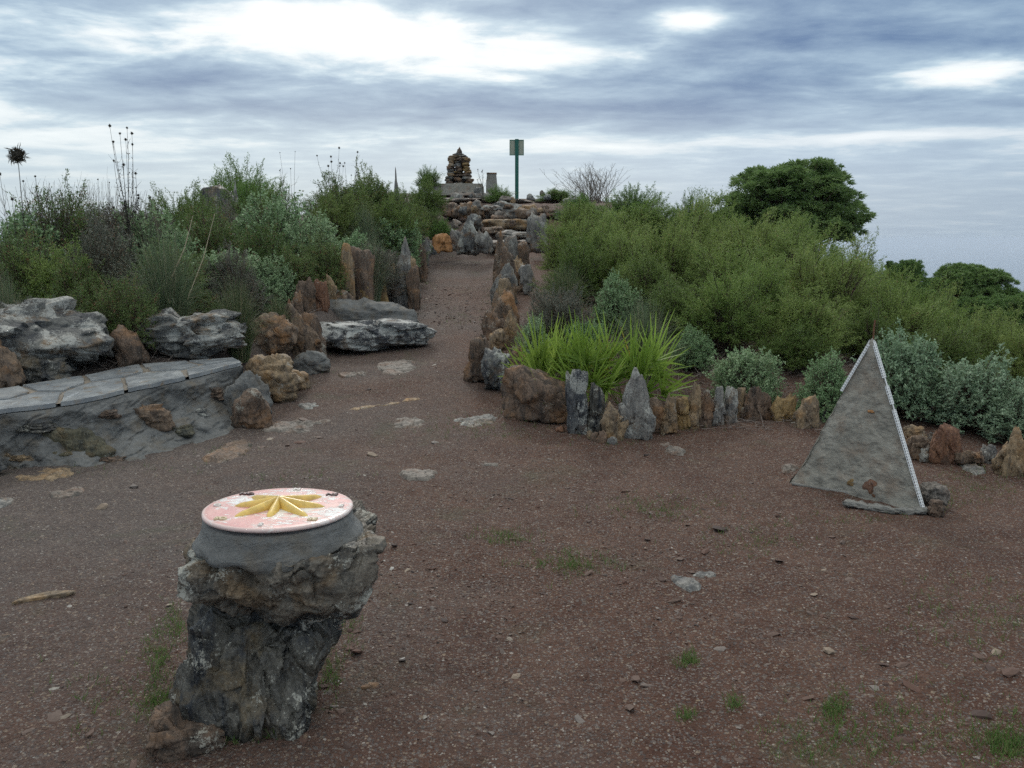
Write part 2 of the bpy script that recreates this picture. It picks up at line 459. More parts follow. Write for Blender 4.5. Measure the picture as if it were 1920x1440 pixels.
hz_m, hz_nt, hz_out = nmat("haze_air")
pv = hz_nt.nodes.new("ShaderNodeVolumePrincipled"); pv.inputs["Density"].default_value = 1.3e-4
pv.inputs["Color"].default_value = (.78, .86, .97, 1); pv.inputs["Anisotropy"].default_value = .2
hz_nt.links.new(pv.outputs[0], hz_out.inputs[1])
q = 43000.0
hzv = np.array([[x, y, z] for z in (-263.0, 9.0) for (x, y) in ((-q, -q), (q, -q), (q, q), (-q, q))])
tag(mesh_obj("haze", hzv, np.array([[3, 2, 1, 0], [4, 5, 6, 7], [0, 1, 5, 4], [1, 2, 6, 5], [2, 3, 7, 6], [3, 0, 4, 7]]), hz_m, None, False), "pale haze hanging over the sea", "haze", kind="stuff")

# ------------------------------------------------------------------ rocks
_ico = {}
def ico(level):
    if level not in _ico:
        import bmesh
        bm = bmesh.new(); bmesh.ops.create_icosphere(bm, subdivisions=level, radius=1.0)
        bm.verts.ensure_lookup_table()
        _ico[level] = (np.array([v.co[:] for v in bm.verts]), np.array([[q.index for q in f.verts] for f in bm.faces]))
        bm.free()
    return _ico[level]

_rs = [100]
def rock_geo(w, d, h, top='round', lean=0.0, box=3.2, facets=9, rough=1.0, strata='z', level=5, seed=None, taper=.25, sharp=.82, lum=1.0):
    """rock with its foot at z=0 (a little buried), width w (x), depth d (y), height h"""
    if seed is None: _rs[0] += 1; seed = _rs[0]
    rg = np.random.default_rng(seed)
    v, f = ico(level); v = v.copy()
    nrm = (np.abs(v) ** box).sum(1) ** (1 / box)
    q = v / nrm[:, None]
    for k in range(facets):
        nn = rg.normal(size=3); nn /= np.linalg.norm(nn)
        s = (q @ nn).max() * rg.uniform(sharp - .12, sharp + .08)
        ex = np.maximum(0, q @ nn - s)
        q = q - ex[:, None] * nn * .93
    q[:, 2] = np.maximum(q[:, 2], -.70)
    zn = (q[:, 2] + .7) / 1.7
    if top == 'point':
        a = rg.uniform(-.3, .3)
        k = np.clip((zn - .25) / .75, 0, 1)
        q[:, 0] = q[:, 0] * (1 - .88 * k ** 1.3) + a * k
        q[:, 1] *= 1 - .5 * k
    elif top == 'slant':
        q[:, 2] += -.5 * (q[:, 0]) * np.clip(zn, 0, 1)
        q[:, 0] *= 1 - taper * zn
    elif top == 'flat':
        q[:, 2] = np.where(q[:, 2] > .72, .72 + (q[:, 2] - .72) * .15, q[:, 2])
        q[:, 0] *= 1 - taper * .5 * zn
    elif top == 'jag':
        q[:, 2] += .22 * vn(np.stack([q[:, 0] * 3 + seed, q[:, 1] * 2, q[:, 0] * 0], -1), seed) * zn
        q[:, 0] *= 1 - taper * zn
    else:
        q[:, 0] *= 1 - taper * zn
    q[:, 0] += lean * zn
    p = q * np.array([w / 2, d / 2, h / 2 * 1.12])
    m = min(w, d, h); mm = (w * d * h) ** (1 / 3)
    sc = {'z': np.array([2.2, 6.0, .9]), 'h': np.array([1.0, 1.0, 6.5]), 'n': np.array([2.5, 2.5, 2.5])}[strata]
    rad = p / (np.linalg.norm(p, axis=1, keepdims=True) + 1e-9)
    lo = fbm(p / mm * 1.6 + seed * 3.7, 3, seed)
    hi = fbm(p / mm * sc * 1.7 + seed, 5, seed + 3)
    ridge = 1 - np.abs(fbm(p / mm * sc * .8 + seed * 1.3, 4, seed + 9))
    p = p + rad * (m * .10 * lum * lo + m * .075 * rough * hi + m * .06 * rough * (ridge - .7))[:, None]
    # broken, chipped cells
    for (kk, am) in ((26, .085), (110, .04)):
        st = {'z': np.array([1, 1.8, .45]), 'h': np.array([.6, .6, 2.2]), 'n': np.array([1, 1, 1.0])}[strata]
        pw = p + mm * .05 * np.stack([vn(p / mm * 5 + 9.1, seed + 31), vn(p / mm * 5 + 3.3, seed + 32), vn(p / mm * 5 + 1.7, seed + 33)], -1)
        sd_ = p[rg.integers(0, len(p), kk)]
        dm = (((pw[:, None] - sd_[None]) * st) ** 2).sum(-1); ck = dm.argmin(1)
        tl_ = rg.normal(size=(kk, 3)) * .30; of_ = rg.uniform(-1, 1, kk)
        p = p + rad * (rough * (m * am * of_[ck] + ((p - sd_[ck]) * tl_[ck]).sum(1) * (.55 if kk < 50 else .4)))[:, None]
    p[:, 2] -= p[:, 2].min()
    p[:, 2] *= h * 1.12 / p[:, 2].max()
    p[:, 2] -= h * .12
    return p, f

def put_rock(name, loc, geo, mat, label, cat="rock", group=None, rz=0.0, parent=None):
    o = mesh_obj(name, geo[0], geo[1], M[mat], parent)
    o.location = tuple(float(c) for c in loc); o.rotation_euler = (0, 0, rz)
    if parent is None: tag(o, label, cat, group)
    elif label: o["label"] = label
    return o

def stone(u0, u1, vt, vb, mat, label, thick=.55, top='round', lean=0.0, rz=None, name="standing_stone", group=None, level=4, strata='z', box=3.2, cat="stone", base=None, taper=.25, rough=1.0, facets=9):
    b = gp((u0 + u1) / 2, vb) if base is None else base
    dp = depth(b)
    w = (u1 - u0) / F * dp * (1.16 if name == 'standing_stone' else 1.1); h = (vb - vt) / F * dp * (1.08 if name == 'standing_stone' else 1.02)
    d = thick * w if thick < 5 else thick
    b = b + np.array([b[0] / b[1] * d / 2, d / 2, 0])
    b[2] = float(H(b[0], b[1])) if base is None else b[2]
    if rz is None: rz = random.uniform(-.2, .2)
    return put_rock(name, b, rock_geo(w, d, h, top, lean, box if name != 'standing_stone' else 5.5, facets + (5 if name == 'standing_stone' else 0), rough * (1.25 if name == 'standing_stone' else 1), strata, level, taper=taper, lum=.35 if name == 'standing_stone' else 1.0), mat, label, cat, group, rz)

G1 = "stones edging the right bed"
G2 = "upright stones left of the path"
G3 = "stones edging the path on the right"
BED = [
 (923, 968, 500, 572, 'grey', 'point', .5, "grey pointed stone behind the tan slab on the right path edge", G3),
 (932, 962, 527, 580, 'tan', 'round', .4, "small tan slab in front of a grey pointed stone on the path edge", G3),
 (920, 971, 550, 622, 'rust', 'jag', .7, "orange brown boulder with a lumpy top on the right path edge", G3),
 (908, 948, 588, 640, 'brown', 'slant', .7, "dark brown low rock at the foot of the orange boulder", G3),
 (922, 950, 622, 662, 'tan', 'round', .8, "small tan stone between the orange boulder and the dark boulders", G3),
 (880, 931, 640, 720, 'brown', 'round', .8, "dark boulder with tan flat top, furthest left of the bed corner", G1),
 (908, 962, 664, 738, 'slate', 'flat', .7, "dark blocky rock with a white lichen spot at the bed corner", G1),
 (956, 992, 655, 735, 'brown', 'jag', .8, "reddish brown rock behind the big leaning boulder", G1),
 (1066, 1101, 702, 815, 'slate', 'flat', .45, "tall dark brown grey slab beside the big leaning boulder", G1),
 (1100, 1133, 726, 815, 'dark', 'round', .5, "dark blue grey slab with a tan streak", G1),
 (1132, 1167, 760, 828, 'tan', 'slant', .5, "short pale tan stone left of the tallest pointed stone", G1),
 (1160, 1218, 698, 823, 'grey', 'point', .35, "tall pointed tan grey stone with an orange shoulder, tallest of the bed edge", G1),
 (1214, 1249, 749, 812, 'rust', 'slant', .4, "orange and brown wedge just right of the tall pointed stone", G1),
 (1243, 1267, 743, 815, 'tan', 'jag', .6, "narrow tan grey stone with a white streak", G1),
 (1261, 1288, 750, 806, 'ochre', 'flat', .5, "flat ochre slab with a square top", G1),
 (1287, 1311, 721, 804, 'tan', 'jag', .6, "narrow brown stone with a cream top", G1),
 (1309, 1333, 736, 801, 'brown', 'round', .6, "brown stone right of the cream topped one", G1),
 (1332, 1356, 729, 797, 'grey', 'round', .5, "tan grey round topped slab, left one of a touching pair", G1),
 (1354, 1381, 729, 794, 'grey', 'round', .5, "grey round topped slab with a rusty rim, right one of a touching pair", G1),
 (1379, 1395, 731, 784, 'tan', 'flat', .6, "thin cream and grey stone edge-on after the grey pair", G1),
 (1391, 1449, 728, 788, 'brown', 'slant', .25, "wide flat brown slab with a sloping top edge", G1),
 (1444, 1488, 741, 793, 'ochre', 'jag', .3, "olive brown broad slab with a jagged top", G1),
 (1490, 1538, 746, 808, 'tan', 'round', .35, "tan rounded slab standing just left of the pyramid", G1),
 (1536, 1554, 768, 790, 'grey', 'round', .8, "little round grey stone half hidden by the pyramid", G1),
 (1690, 1732, 802, 838, 'tan', 'round', .6, "small tan stone perched just right of the pyramid edge", G1),
 (1702, 1738, 822, 864, 'rust', 'flat', .6, "orange brown block just right of the pyramid", G1),
 (1727, 1752, 838, 868, 'grey', 'jag', .6, "low grey stone left of the red brown upright stone", G1),
 (1738, 1753, 812, 846, 'grey', 'round', .6, "thin grey stone behind the low grey one", G1),
 (1750, 1796, 801, 872, 'redstone', 'round', .45, "red brown upright stone with a rounded top", G1),
 (1794, 1842, 848, 876, 'rust', 'flat', .4, "low orange block lying right of the red brown upright stone", G1),
 (1839, 1866, 838, 870, 'grey', 'round', .6, "small grey stone beside the pointed stone at the right", G1),
 (1872, 1918, 806, 893, 'tan', 'point', .6, "tan grey pointed stone at the right edge of the picture", G1),
]
for (u0, u1, vt, vb, mt, tp, th, lb, gr) in BED:
    stone(u0, u1, vt, vb, mt, lb, th, tp, 0, None, "standing_stone", gr, level=5 if vb > 690 else 4, taper=.3, box=3.0)
# big leaning boulder
b = gp(1010, 790)
stone(952, 1068, 692, 796, 'brown', "big dark boulder leaning left with a tan crest, largest of the bed edge", .55, 'round', -.25, -.35, "boulder", G1, 5, 'z', 2.8, "boulder", taper=.15)
for (u0, u1, vt, vb, mt, lb) in [
 (1100, 1112, 808, 826, 'tan', "tiny tan stone at the foot of the dark blue grey slab"),
 (1107, 1122, 812, 832, 'brown', "tiny brown stone beside the tiny tan one"),
 (1120, 1138, 808, 834, 'brown', "small brown chip leaning on the foot of the blue grey slab"),
 (1138, 1156, 820, 836, 'grey', "tiny grey chip in front of the short pale tan stone"),
 (1040, 1058, 800, 812, 'redstone', "small reddish chip under the big leaning boulder")]:
    stone(u0, u1, vt, vb, mt, lb, .8, name="small_stone", group="chips at the foot of the bed stones", level=3)

PATHR = [
 (940, 968, 470, 548, 'brown', 'slant', .5, "brown slab standing between the dark brown and grey pointed stones"),
 (955, 985, 485, 540, 'tan', 'jag', .6, "pale tan block on the bed side of the path edge"),
 (930, 955, 560, 606, 'brown', 'round', .6, "brown stone tucked behind the orange boulder of the path edge"),
 (945, 975, 585, 650, 'tan', 'jag', .6, "tan stone on the bed side below the orange boulder"),
 (890, 915, 628, 680, 'brown', 'jag', .6, "narrow brown stone behind the furthest left boulder"),
 (975, 1000, 500, 548, 'grey', 'round', .6, "low grey stone inside the bed beside the path edge"),
 (925, 949, 440, 520, 'rust', 'point', .5, "thin orange brown upright stone at the top right of the path"),
 (944, 972, 446, 512, 'grey', 'round', .5, "grey upright stone beside the thin orange brown one"),
 (962, 992, 458, 510, 'brown', 'jag', .6, "brown stone below the big grey standing stone"),
 (990, 1024, 403, 470, 'grey', 'flat', .5, "big grey standing stone with a tan top beside the steps"),
 (938, 966, 492, 520, 'tan', 'round', .6, "small tan stone between the path stones"),
 (926, 950, 505, 540, 'brown', 'jag', .5, "dark brown stone just above the grey pointed one"),
 (856, 896, 412, 474, 'slate', 'point', .5, "grey lichened slab leaning at the head of the path"),
 (893, 920, 434, 474, 'grey', 'jag', .6, "grey block right of the leaning slab at the head of the path"),
 (843, 860, 432, 470, 'grey', 'slant', .6, "narrow pale stone between the orange boulder and the leaning slab"),
 (808, 848, 440, 474, 'orange', 'round', .6, "bright orange rounded boulder at the left head of the path"),
 (778, 812, 461, 479, 'slate', 'round', .6, "low blue grey boulder left of the bright orange one"),
]
for (u0, u1, vt, vb, mt, tp, th, lb) in PATHR:
    stone(u0, u1, vt, vb, mt, lb, th, tp, 0, None, "standing_stone" if mt != 'orange' else "boulder", "stones at the head of the path", level=4)

LEFT = [
 (612, 632, 520, 572, 'tan', 'slant', .5, "tan slab between the red brown square slab and the slender tan stone"),
 (724, 744, 500, 562, 'tan', 'jag', .5, "tan jagged stone in front of the pale lichened one"),
 (782, 800, 462, 520, 'brown', 'jag', .6, "small dark stone farther up the left edge of the path"),
 (790, 806, 448, 492, 'grey', 'round', .6, "small grey stone farthest up the left edge of the path"),
 (755, 782, 470, 556, 'tan', 'jag', .5, "tan ragged stone behind the tallest ragged grey one"),
 (672, 696, 520, 588, 'ochre', 'round', .5, "ochre stone leaning on the foot of the broadest slab"),
 (548, 568, 548, 592, 'brown', 'jag', .6, "small brown stone at the left end of the upright row"),
 (765, 786, 505, 575, 'brown', 'round', .6, "narrow brown stone at the path end of the upright row"),
 (564, 590, 524, 584, 'brown', 'flat', .5, "grey brown square slab left of the red brown one"),
 (589, 615, 528, 580, 'redstone', 'flat', .5, "red brown square slab with a flat top"),
 (614, 637, 540, 568, 'grey', 'jag', .7, "pale rubble stone between the square slab and the tall tan stone"),
 (640, 665, 467, 570, 'tan', 'round', .5, "tall slender tan stone with a rounded tip"),
 (660, 702, 476, 586, 'brown', 'flat', .4, "tall wide grey brown slab, broadest of the upright row"),
 (626, 662, 552, 584, 'rust', 'jag', .6, "low orange stone at the foot of the slender tan stone"),
 (692, 708, 507, 566, 'tan', 'point', .5, "little tan stone squeezed between two slabs"),
 (704, 728, 495, 580, 'ochre', 'point', .45, "pointed tan stone with a grey left side"),
 (726, 759, 518, 570, 'grey', 'round', .6, "pale grey lichened stone in mortar"),
 (740, 779, 456, 572, 'grey', 'point', .6, "tall ragged grey stone nearest the path in the left row"),
]
for (u0, u1, vt, vb, mt, tp, th, lb) in LEFT:
    stone(u0, u1, vt, vb + 4, mt, lb, th, tp, 0, None, "standing_stone", G2, level=4, taper=.15, base=None)

def blob(name, u0, u1, vt, vb, mat, label, d, cat="rock", strata='h', level=5, box=2.6, top='round', rz=0.0, group=None, rough=1.0, taper=.2, lean=0.0, facets=9):
    return stone(u0, u1, vt, vb, mat, label, d, top, lean, rz, name, group, level, strata, box, cat, taper=taper, rough=rough, facets=facets)

# mortar bank with the lichened ledge under the left row
blob("mortar_bank", 560, 786, 566, 628, 'mortar', "grey mortar bank holding the upright stones left of the path", .28, "mortar bank", 'n', 5, 3.2, 'round', -.1, rough=.8)
blob("rock_ledge", 604, 812, 612, 664, 'ledge', "dark slate ledge spotted with white lichen beside the path", .55, "rock ledge", 'h', 6, 3.2, 'flat', .32, taper=.1)
blob("leaning_stone", 536, 590, 580, 684, 'rust', "orange brown slab leaning over grey mortar, left of a pair", .5, "stone", 'z', 5, 3.2, 'slant', -.1, "leaning pair of stones at the bench end")
blob("leaning_stone", 566, 614, 590, 684, 'brown', "dark brown ragged slab of the leaning pair, right one", .6, "stone", 'z', 5, 3.0, 'slant', .1, "leaning pair of stones at the bench end")
blob("leaning_stone", 535, 556, 566, 640, 'redstone', "thin red brown stone poking up behind the leaning pair", .6, "stone", 'z', 4, 3.0, 'point', 0, "leaning pair of stones at the bench end")
blob("mortar_footing", 548, 620, 662, 708, 'mortar', "grey mortar footing under the leaning pair of stones", .6, "mortar", 'n', 5, 3.0, 'round')
blob("mortar_mass", 428, 512, 700, 800, 'mortar', "rough grey mortar mass filling the gap behind the bench end boulders", .5, "mortar", 'n', 5, 2.6)
blob("boulder", 468, 556, 616, 690, 'rust', "grey boulder with a bright orange face behind the bench end", .6, "boulder", 'n', 5, 2.4)
blob("boulder", 456, 560, 670, 760, 'tan', "pinkish tan rounded boulder at the bench end, upper one", .6, "boulder", 'h', 5, 2.4)
blob("boulder", 436, 521, 734, 812, 'brown', "smooth brown boulder at the foot of the bench end", .7, "boulder", 'n', 5, 2.3, rough=.5)
blob("boulder", 520, 580, 700, 738, 'tan', "low pale brown rock beside the upper boulder of the bench end", .8, "rock", 'h', 4, 2.5)

# flat outcrops in the trodden ground
OUT = [
 (696, 794, 678, 706, 'pale', "white lichened flat rock in the path mouth", .45, .05),
 (634, 696, 701, 713, 'pale', "low white rock sliver left of the white flat rock", .4, .0),
 (500, 622, 788, 814, 'pale', "long pale flat ledge at the foot of the brown boulder", .35, .12),
 (735, 806, 784, 810, 'pale', "pinkish flat outcrop in the middle of the ground", .6, .2),
 (846, 940, 782, 806, 'grey', "grey blue flat outcrop near the bed corner", .35, .25),
 (750, 828, 886, 912, 'pale', "pale flat outcrop streak behind the compass pedestal", .6, .35),
 (622, 795, 748, 782, 'tan', "long thin tan ridge of rock running across the earth", .12, .35),
 (1240, 1284, 828, 854, 'pale', "pale grey flat patch of rock before the bed stones", .8, .2),
 (30, 136, 876, 908, 'tan', "flat tan stone under the left end of the bench", .5, .05),
 (385, 462, 832, 878, 'brown', "mossy low rock at the foot of the bench", .6, .1),
 (104, 152, 915, 938, 'pale', "flat oval grey stone on the earth at left", .9, .0),
 (-14, 22, 932, 958, 'grey', "small grey stone at the left edge below the bench", .9, .0),
 (-30, 17, 1190, 1232, 'brown', "brown stone cut by the left edge of the picture", .9, .0),
 (1268, 1310, 1082, 1116, 'grey', "blue grey half buried stone in the open earth at right", .9, .3),
 (1300, 1336, 1068, 1082, 'grey', "small grey stone next to the blue grey half buried one", .6, .3),
 (1454, 1500, 868, 892, 'pale', "pale flat stone at the left foot of the pyramid", .9, .1),
 (1802, 1842, 868, 892, 'grey', "flat grey flake lying before the low orange block", .7, -.2),
 (905, 944, 868, 880, 'pale', "small pale flake between two flat outcrops", .5, .2),
 (560, 600, 758, 770, 'grey', "small blue grey flake near the pale ledge", .8, .1),
]
for (u0, u1, vt, vb, mt, lb, dr, rz) in OUT:
    b = gp((u0 + u1) / 2, (vt + vb) / 2)
    b1, b2 = gp((u0 + u1) / 2, vb), gp((u0 + u1) / 2, vt)
    w = (u1 - u0) / F * depth(b); d = max(.03, abs(b2[1] - b1[1]) * .9)
    if dr < .2:
        b1, b2 = gp(u0, vb), gp(u1, vt); b = (b1 + b2) / 2; w = float(np.linalg.norm(b2 - b1)); d = .09; rz = math.atan2(b2[1] - b1[1], b2[0] - b1[0])
    n_ = 70; gx, gy = np.meshgrid(np.linspace(-.75, .75, n_), np.linspace(-.75, .75, n_))
    sd0 = int(u0) + 7; cs, sn = math.cos(rz), math.sin(rz)
    lx, ly = gx * w, gy * d
    wx, wy = b[0] + lx * cs - ly * sn, b[1] + lx * sn + ly * cs
    q = np.stack([wx, wy, 0 * wx], -1)
    rr = (np.abs(gx * 2) ** 2.2 + np.abs(gy * 2) ** 2.2)
    am = min(.05, .22 * min(w, d)) + .010
    e_ = 1 - rr + .8 * fbm(q * (1.8 / max(d, .12)) + sd0, 4, sd0) + .14 * fbm(q * 24, 3, sd0 + 3)
    e_ = np.clip(e_, -1.2, .55)
    terr = np.floor(e_ * 4 + vn(q * 9, sd0)) / 4
    zz_ = Hm0(wx, wy) + am * (.55 * e_ + .45 * terr) + .006 * fbm(q * 30, 3, 5) - .003
    zz_ = np.where(rr > 1.9, np.minimum(zz_, Hm0(wx, wy) - .05), zz_)
    vv_ = np.stack([wx - b[0], wy - b[1], zz_ - b[2]], -1).reshape(-1, 3)
    k_ = (np.arange(n_ - 1)[:, None] * n_ + np.arange(n_ - 1)[None]).ravel()
    o = mesh_obj("flat_rock", vv_, np.stack([k_, k_ + 1, k_ + n_ + 1, k_ + n_], -1), M[mt]); o.location = tuple(b)
    tag(o, lb, "rock", "flat rocks in the trodden earth")

# ------------------------------------------------------------------ stone bench at left
BZ = .46
Ft = [atz(-150, 812, .42), atz(-60, 786, .42), atz(0, 772, .42), atz(90, 762, .425), atz(167, 750, .44), atz(250, 730, .46), atz(333, 713, .48), atz(400, 696, .50), atz(455, 682, .52)]
Bt = [atz(-260, 760, .45), atz(-100, 742, .45), atz(0, 731, .46), atz(90, 716, .46), atz(170, 703, .47), atz(253, 685, .49), atz(320, 680, .50), atz(385, 676, .51), atz(438, 673, .52)]
Bs = [gp(-160, 905), gp(-60, 888), gp(0, 880), gp(100, 879), gp(190, 876), gp(280, 872), gp(350, 856), gp(420, 838), gp(478, 815)]
Ft, Bt, Bs = map(np.array, (Ft, Bt, Bs))
def resamp(A, n):
    t = np.linspace(0, len(A) - 1, n); k = np.arange(len(A))
    return np.stack([np.interp(t, k, A[:, c]) for c in range(3)], -1)
N1, N2 = 420, 150
f_, b_, s_ = resamp(Ft, N1), resamp(Bt, N1), resamp(Bs, N1)
s_ = s_.copy(); s_[:, 2] = -.06
rows = []
for j in range(N2):
    t = j / (N2 - 1)
    if t < .22:
        k = t / .22; p = b_ * (1 - k) + f_ * k; p = p.copy(); p[:, 2] -= .022
    else:
        k = (t - .22) / .78
        kk = k ** 2.6
        p = f_ * (1 - kk) + s_ * kk
        p[:, 2] = (f_[:, 2] - .022) * (1 - k) + s_[:, 2] * k
    rows.append(p)
G = np.array(rows)
kf = np.clip((np.linspace(0, 1, N2) - .22) / .1, 0, 1)[:, None]
nrm = np.array([.35, -.9, .25])
rotG = np.stack([G[..., 0] * .8 + G[..., 2] * .7, G[..., 1], G[..., 2] * .8 - G[..., 0] * .7], -1)
disp = .065 * fbm(G * 3.6, 3, 41) + .016 * fbm(G * np.array([9, 9, 12]), 5, 43) - .05 * np.maximum(0, .25 - np.abs(fbm(rotG * np.array([3, 3, 9]), 3, 49))) * 2 + .05 * (1 - np.abs(fbm(G * 3.1 + 4, 3, 47)))
G = G + (disp * kf)[..., None] * nrm
idx = (np.arange(N2 - 1)[:, None] * N1 + np.arange(N1 - 1)[None]).ravel()
bv = G.reshape(-1, 3)
# back skirt and end cap so the body is a closed mass
org = np.array([-3.2, 6.6, 0.0])
bench = empty("stone_bench", org, "long low bench of grey mortar and stones topped with slate slabs", "bench")
back = b_.copy(); back[:, 2] = -.1
bv = np.vstack([bv, back])
nb = N1 * N2
fa = [np.stack([idx, idx + N1, idx + N1 + 1, idx + 1], -1)]
k = np.arange(N1 - 1)
fa.append(np.stack([k, k + 1, nb + k + 1, nb + k], -1))
endc = [j * N1 + N1 - 1 for j in range(N2)] + [nb + N1 - 1]
cc = bv[endc].mean(0)
bv = np.vstack([bv, cc])
ci = len(bv) - 1
tri = np.array([[endc[i], endc[(i + 1) % len(endc)], ci] for i in range(len(endc))])
mesh_obj("body", bv - org, [np.concatenate(fa), tri], M['mortar'], bench)
# sandy bedding + slate slabs
top = np.concatenate([b_[None] * (1 - q) + f_[None] * q for q in np.linspace(0, .985, 14)])
top = top + np.array([0, 0, .004]) + fbm(top * 9, 3, 51)[..., None] * np.array([0, 0, .006])
ti = (np.arange(13)[:, None] * N1 + np.arange(N1 - 1)[None]).ravel()
mesh_obj("bedding", (top - org).reshape(-1, 3), np.stack([ti, ti + N1, ti + N1 + 1, ti + 1], -1), M['sandmortar'], bench)
def top_pt(s, q):
    i = s * (N1 - 1); i0 = int(np.clip(math.floor(i), 0, N1 - 2)); fr = i - i0
    a = b_[i0] * (1 - fr) + b_[i0 + 1] * fr; c = f_[i0] * (1 - fr) + f_[i0 + 1] * fr
    return a * (1 - q) + c * q
def slab(poly, th=.03):
    # poly in (s,q); irregular outline, thick plate
    P2 = []
    m = len(poly)
    for i in range(m):
        a, b2 = np.array(poly[i]), np.array(poly[(i + 1) % m])
        for kk in range(7):
            t = kk / 7
            pt = top_pt(*(a * (1 - t) + b2 * t))
            pt = pt + .012 * np.array([vn(np.array([pt * 13]), 3)[0], vn(np.array([pt * 13]), 4)[0], 0])
            P2.append(pt)
    P2 = np.array(P2); c = P2.mean(0)
    m = len(P2)
    up = np.array([0, 0, th * .6])
    rings = [P2 * 1.0 - np.array([0, 0, th * .5]), P2 + up]
    for q in (.72, .45, .2): rings.append(c + (P2 - c) * q + up + np.array([0, 0, .004]) * fbm((c + (P2 - c) * q) * 8, 2, 77)[:, None])
    v = np.vstack(rings + [c[None] + up])
    f = []
    for r in range(len(rings) - 1):
        for i in range(m): f.append([r * m + i, r * m + (i + 1) % m, (r + 1) * m + (i + 1) % m, (r + 1) * m + i])
    tt = [[(len(rings) - 1) * m + i, (len(rings) - 1) * m + (i + 1) % m, len(v) - 1] for i in range(m)]
    mesh_obj("seat_slab", v - org, [np.array(f), np.array(tt)], M['paving'], bench, False)
for poly in [
 [(.005, .05), (.15, .05), (.175, .45), (.13, .60), (.02, .5)],
 [(.01, .56), (.125, .66), (.185, .52), (.215, .98), (.01, 1.0)],
 [(.16, .05), (.30, .05), (.325, .40), (.27, .56), (.19, .46)],
 [(.20, .57), (.27, .62), (.34, .46), (.415, .62), (.40, 1.0), (.228, 1.0)],
 [(.312, .05), (.47, .05), (.485, .36), (.42, .55), (.345, .38)],
 [(.43, .62), (.50, .42), (.585, .52), (.60, 1.0), (.415, 1.0)],
 [(.483, .05), (.64, .05), (.655, .42), (.60, .48), (.505, .35)],
 [(.60, .56), (.67, .48), (.77, .62), (.775, 1.0), (.612, 1.0)],
 [(.652, .05), (.80, .05), (.835, .46), (.78, .56), (.68, .40)],
 [(.79, .64), (.85, .52), (.995, .58), (.995, 1.0), (.79, 1.0)],
 [(.815, .05), (.995, .05), (.995, .52), (.865, .46)]]:
    slab(poly)
def face_pt(u, t):
    # point on the bench front: s from pixel column u, t 0 top..1 foot
    us = [-150, -60, 0, 90, 175, 262, 340, 408, 466]
    s = np.interp(u, us, np.linspace(0, N1 - 1, 9)); i = int(round(s)); j = int(round((.22 + .78 * t) * (N2 - 1)))
    return G[j, i]
for (u, t, w, h, mt) in [(125, .62, .66, .30, 'olive'), (272, .42, .46, .22, 'rust'), (20, .70, .3, .08, 'tan'), (-60, .55, .45, .2, 'slate'), (300, .93, .34, .10, 'dark'), (30, .93, .3, .1, 'dark'), (440, .75, .16, .12, 'tan'), (375, .55, .14, .10, 'slate'), (200, .25, .22, .07, 'brown'), (330, .68, .26, .10, 'olive'), (60, .25, .30, .08, 'dark'), (405, .30, .16, .12, 'brown'), (195, .86, .2, .09, 'brown'), (100, .97, .3, .08, 'tan'), (-30, .85, .3, .12, 'olive')]:
    p0 = face_pt(u, t)
    geo = rock_geo(w, .13, h, 'round', 0, 3.2, 9, 1.1, 'h', 5)
    o = put_rock("facing_stone", p0 - org - np.array([0, -.035, h / 2]), geo, mt, None, rz=.1, parent=bench)
blob("boulder", -90, 240, 583, 724, 'slate_heavy', "huge grey boulder covered in white lichen behind the bench", .7, "boulder", 'h', 6, 2.5, 'round', -.08, taper=.35)
blob("boulder", 262, 474, 605, 694, 'slate_heavy', "long humped boulder with white lichen and a yellow patch behind the bench", .5, "boulder", 'h', 6, 2.4, 'round', .1)
blob("rock", 222, 276, 615, 694, 'brown', "brown split rock wedged between the two lichened boulders", .9, "rock", 'z', 4, 2.6, 'slant')
blob("rock", -40, 40, 640, 744, 'rust', "rust brown rock at the left edge below the huge boulder", .5, "rock", 'n', 5, 2.6)
blob("rock", 30, 130, 668, 730, 'dark', "dark rock under the huge lichened boulder at the bench back", .5, "rock", 'h', 5, 2.6)

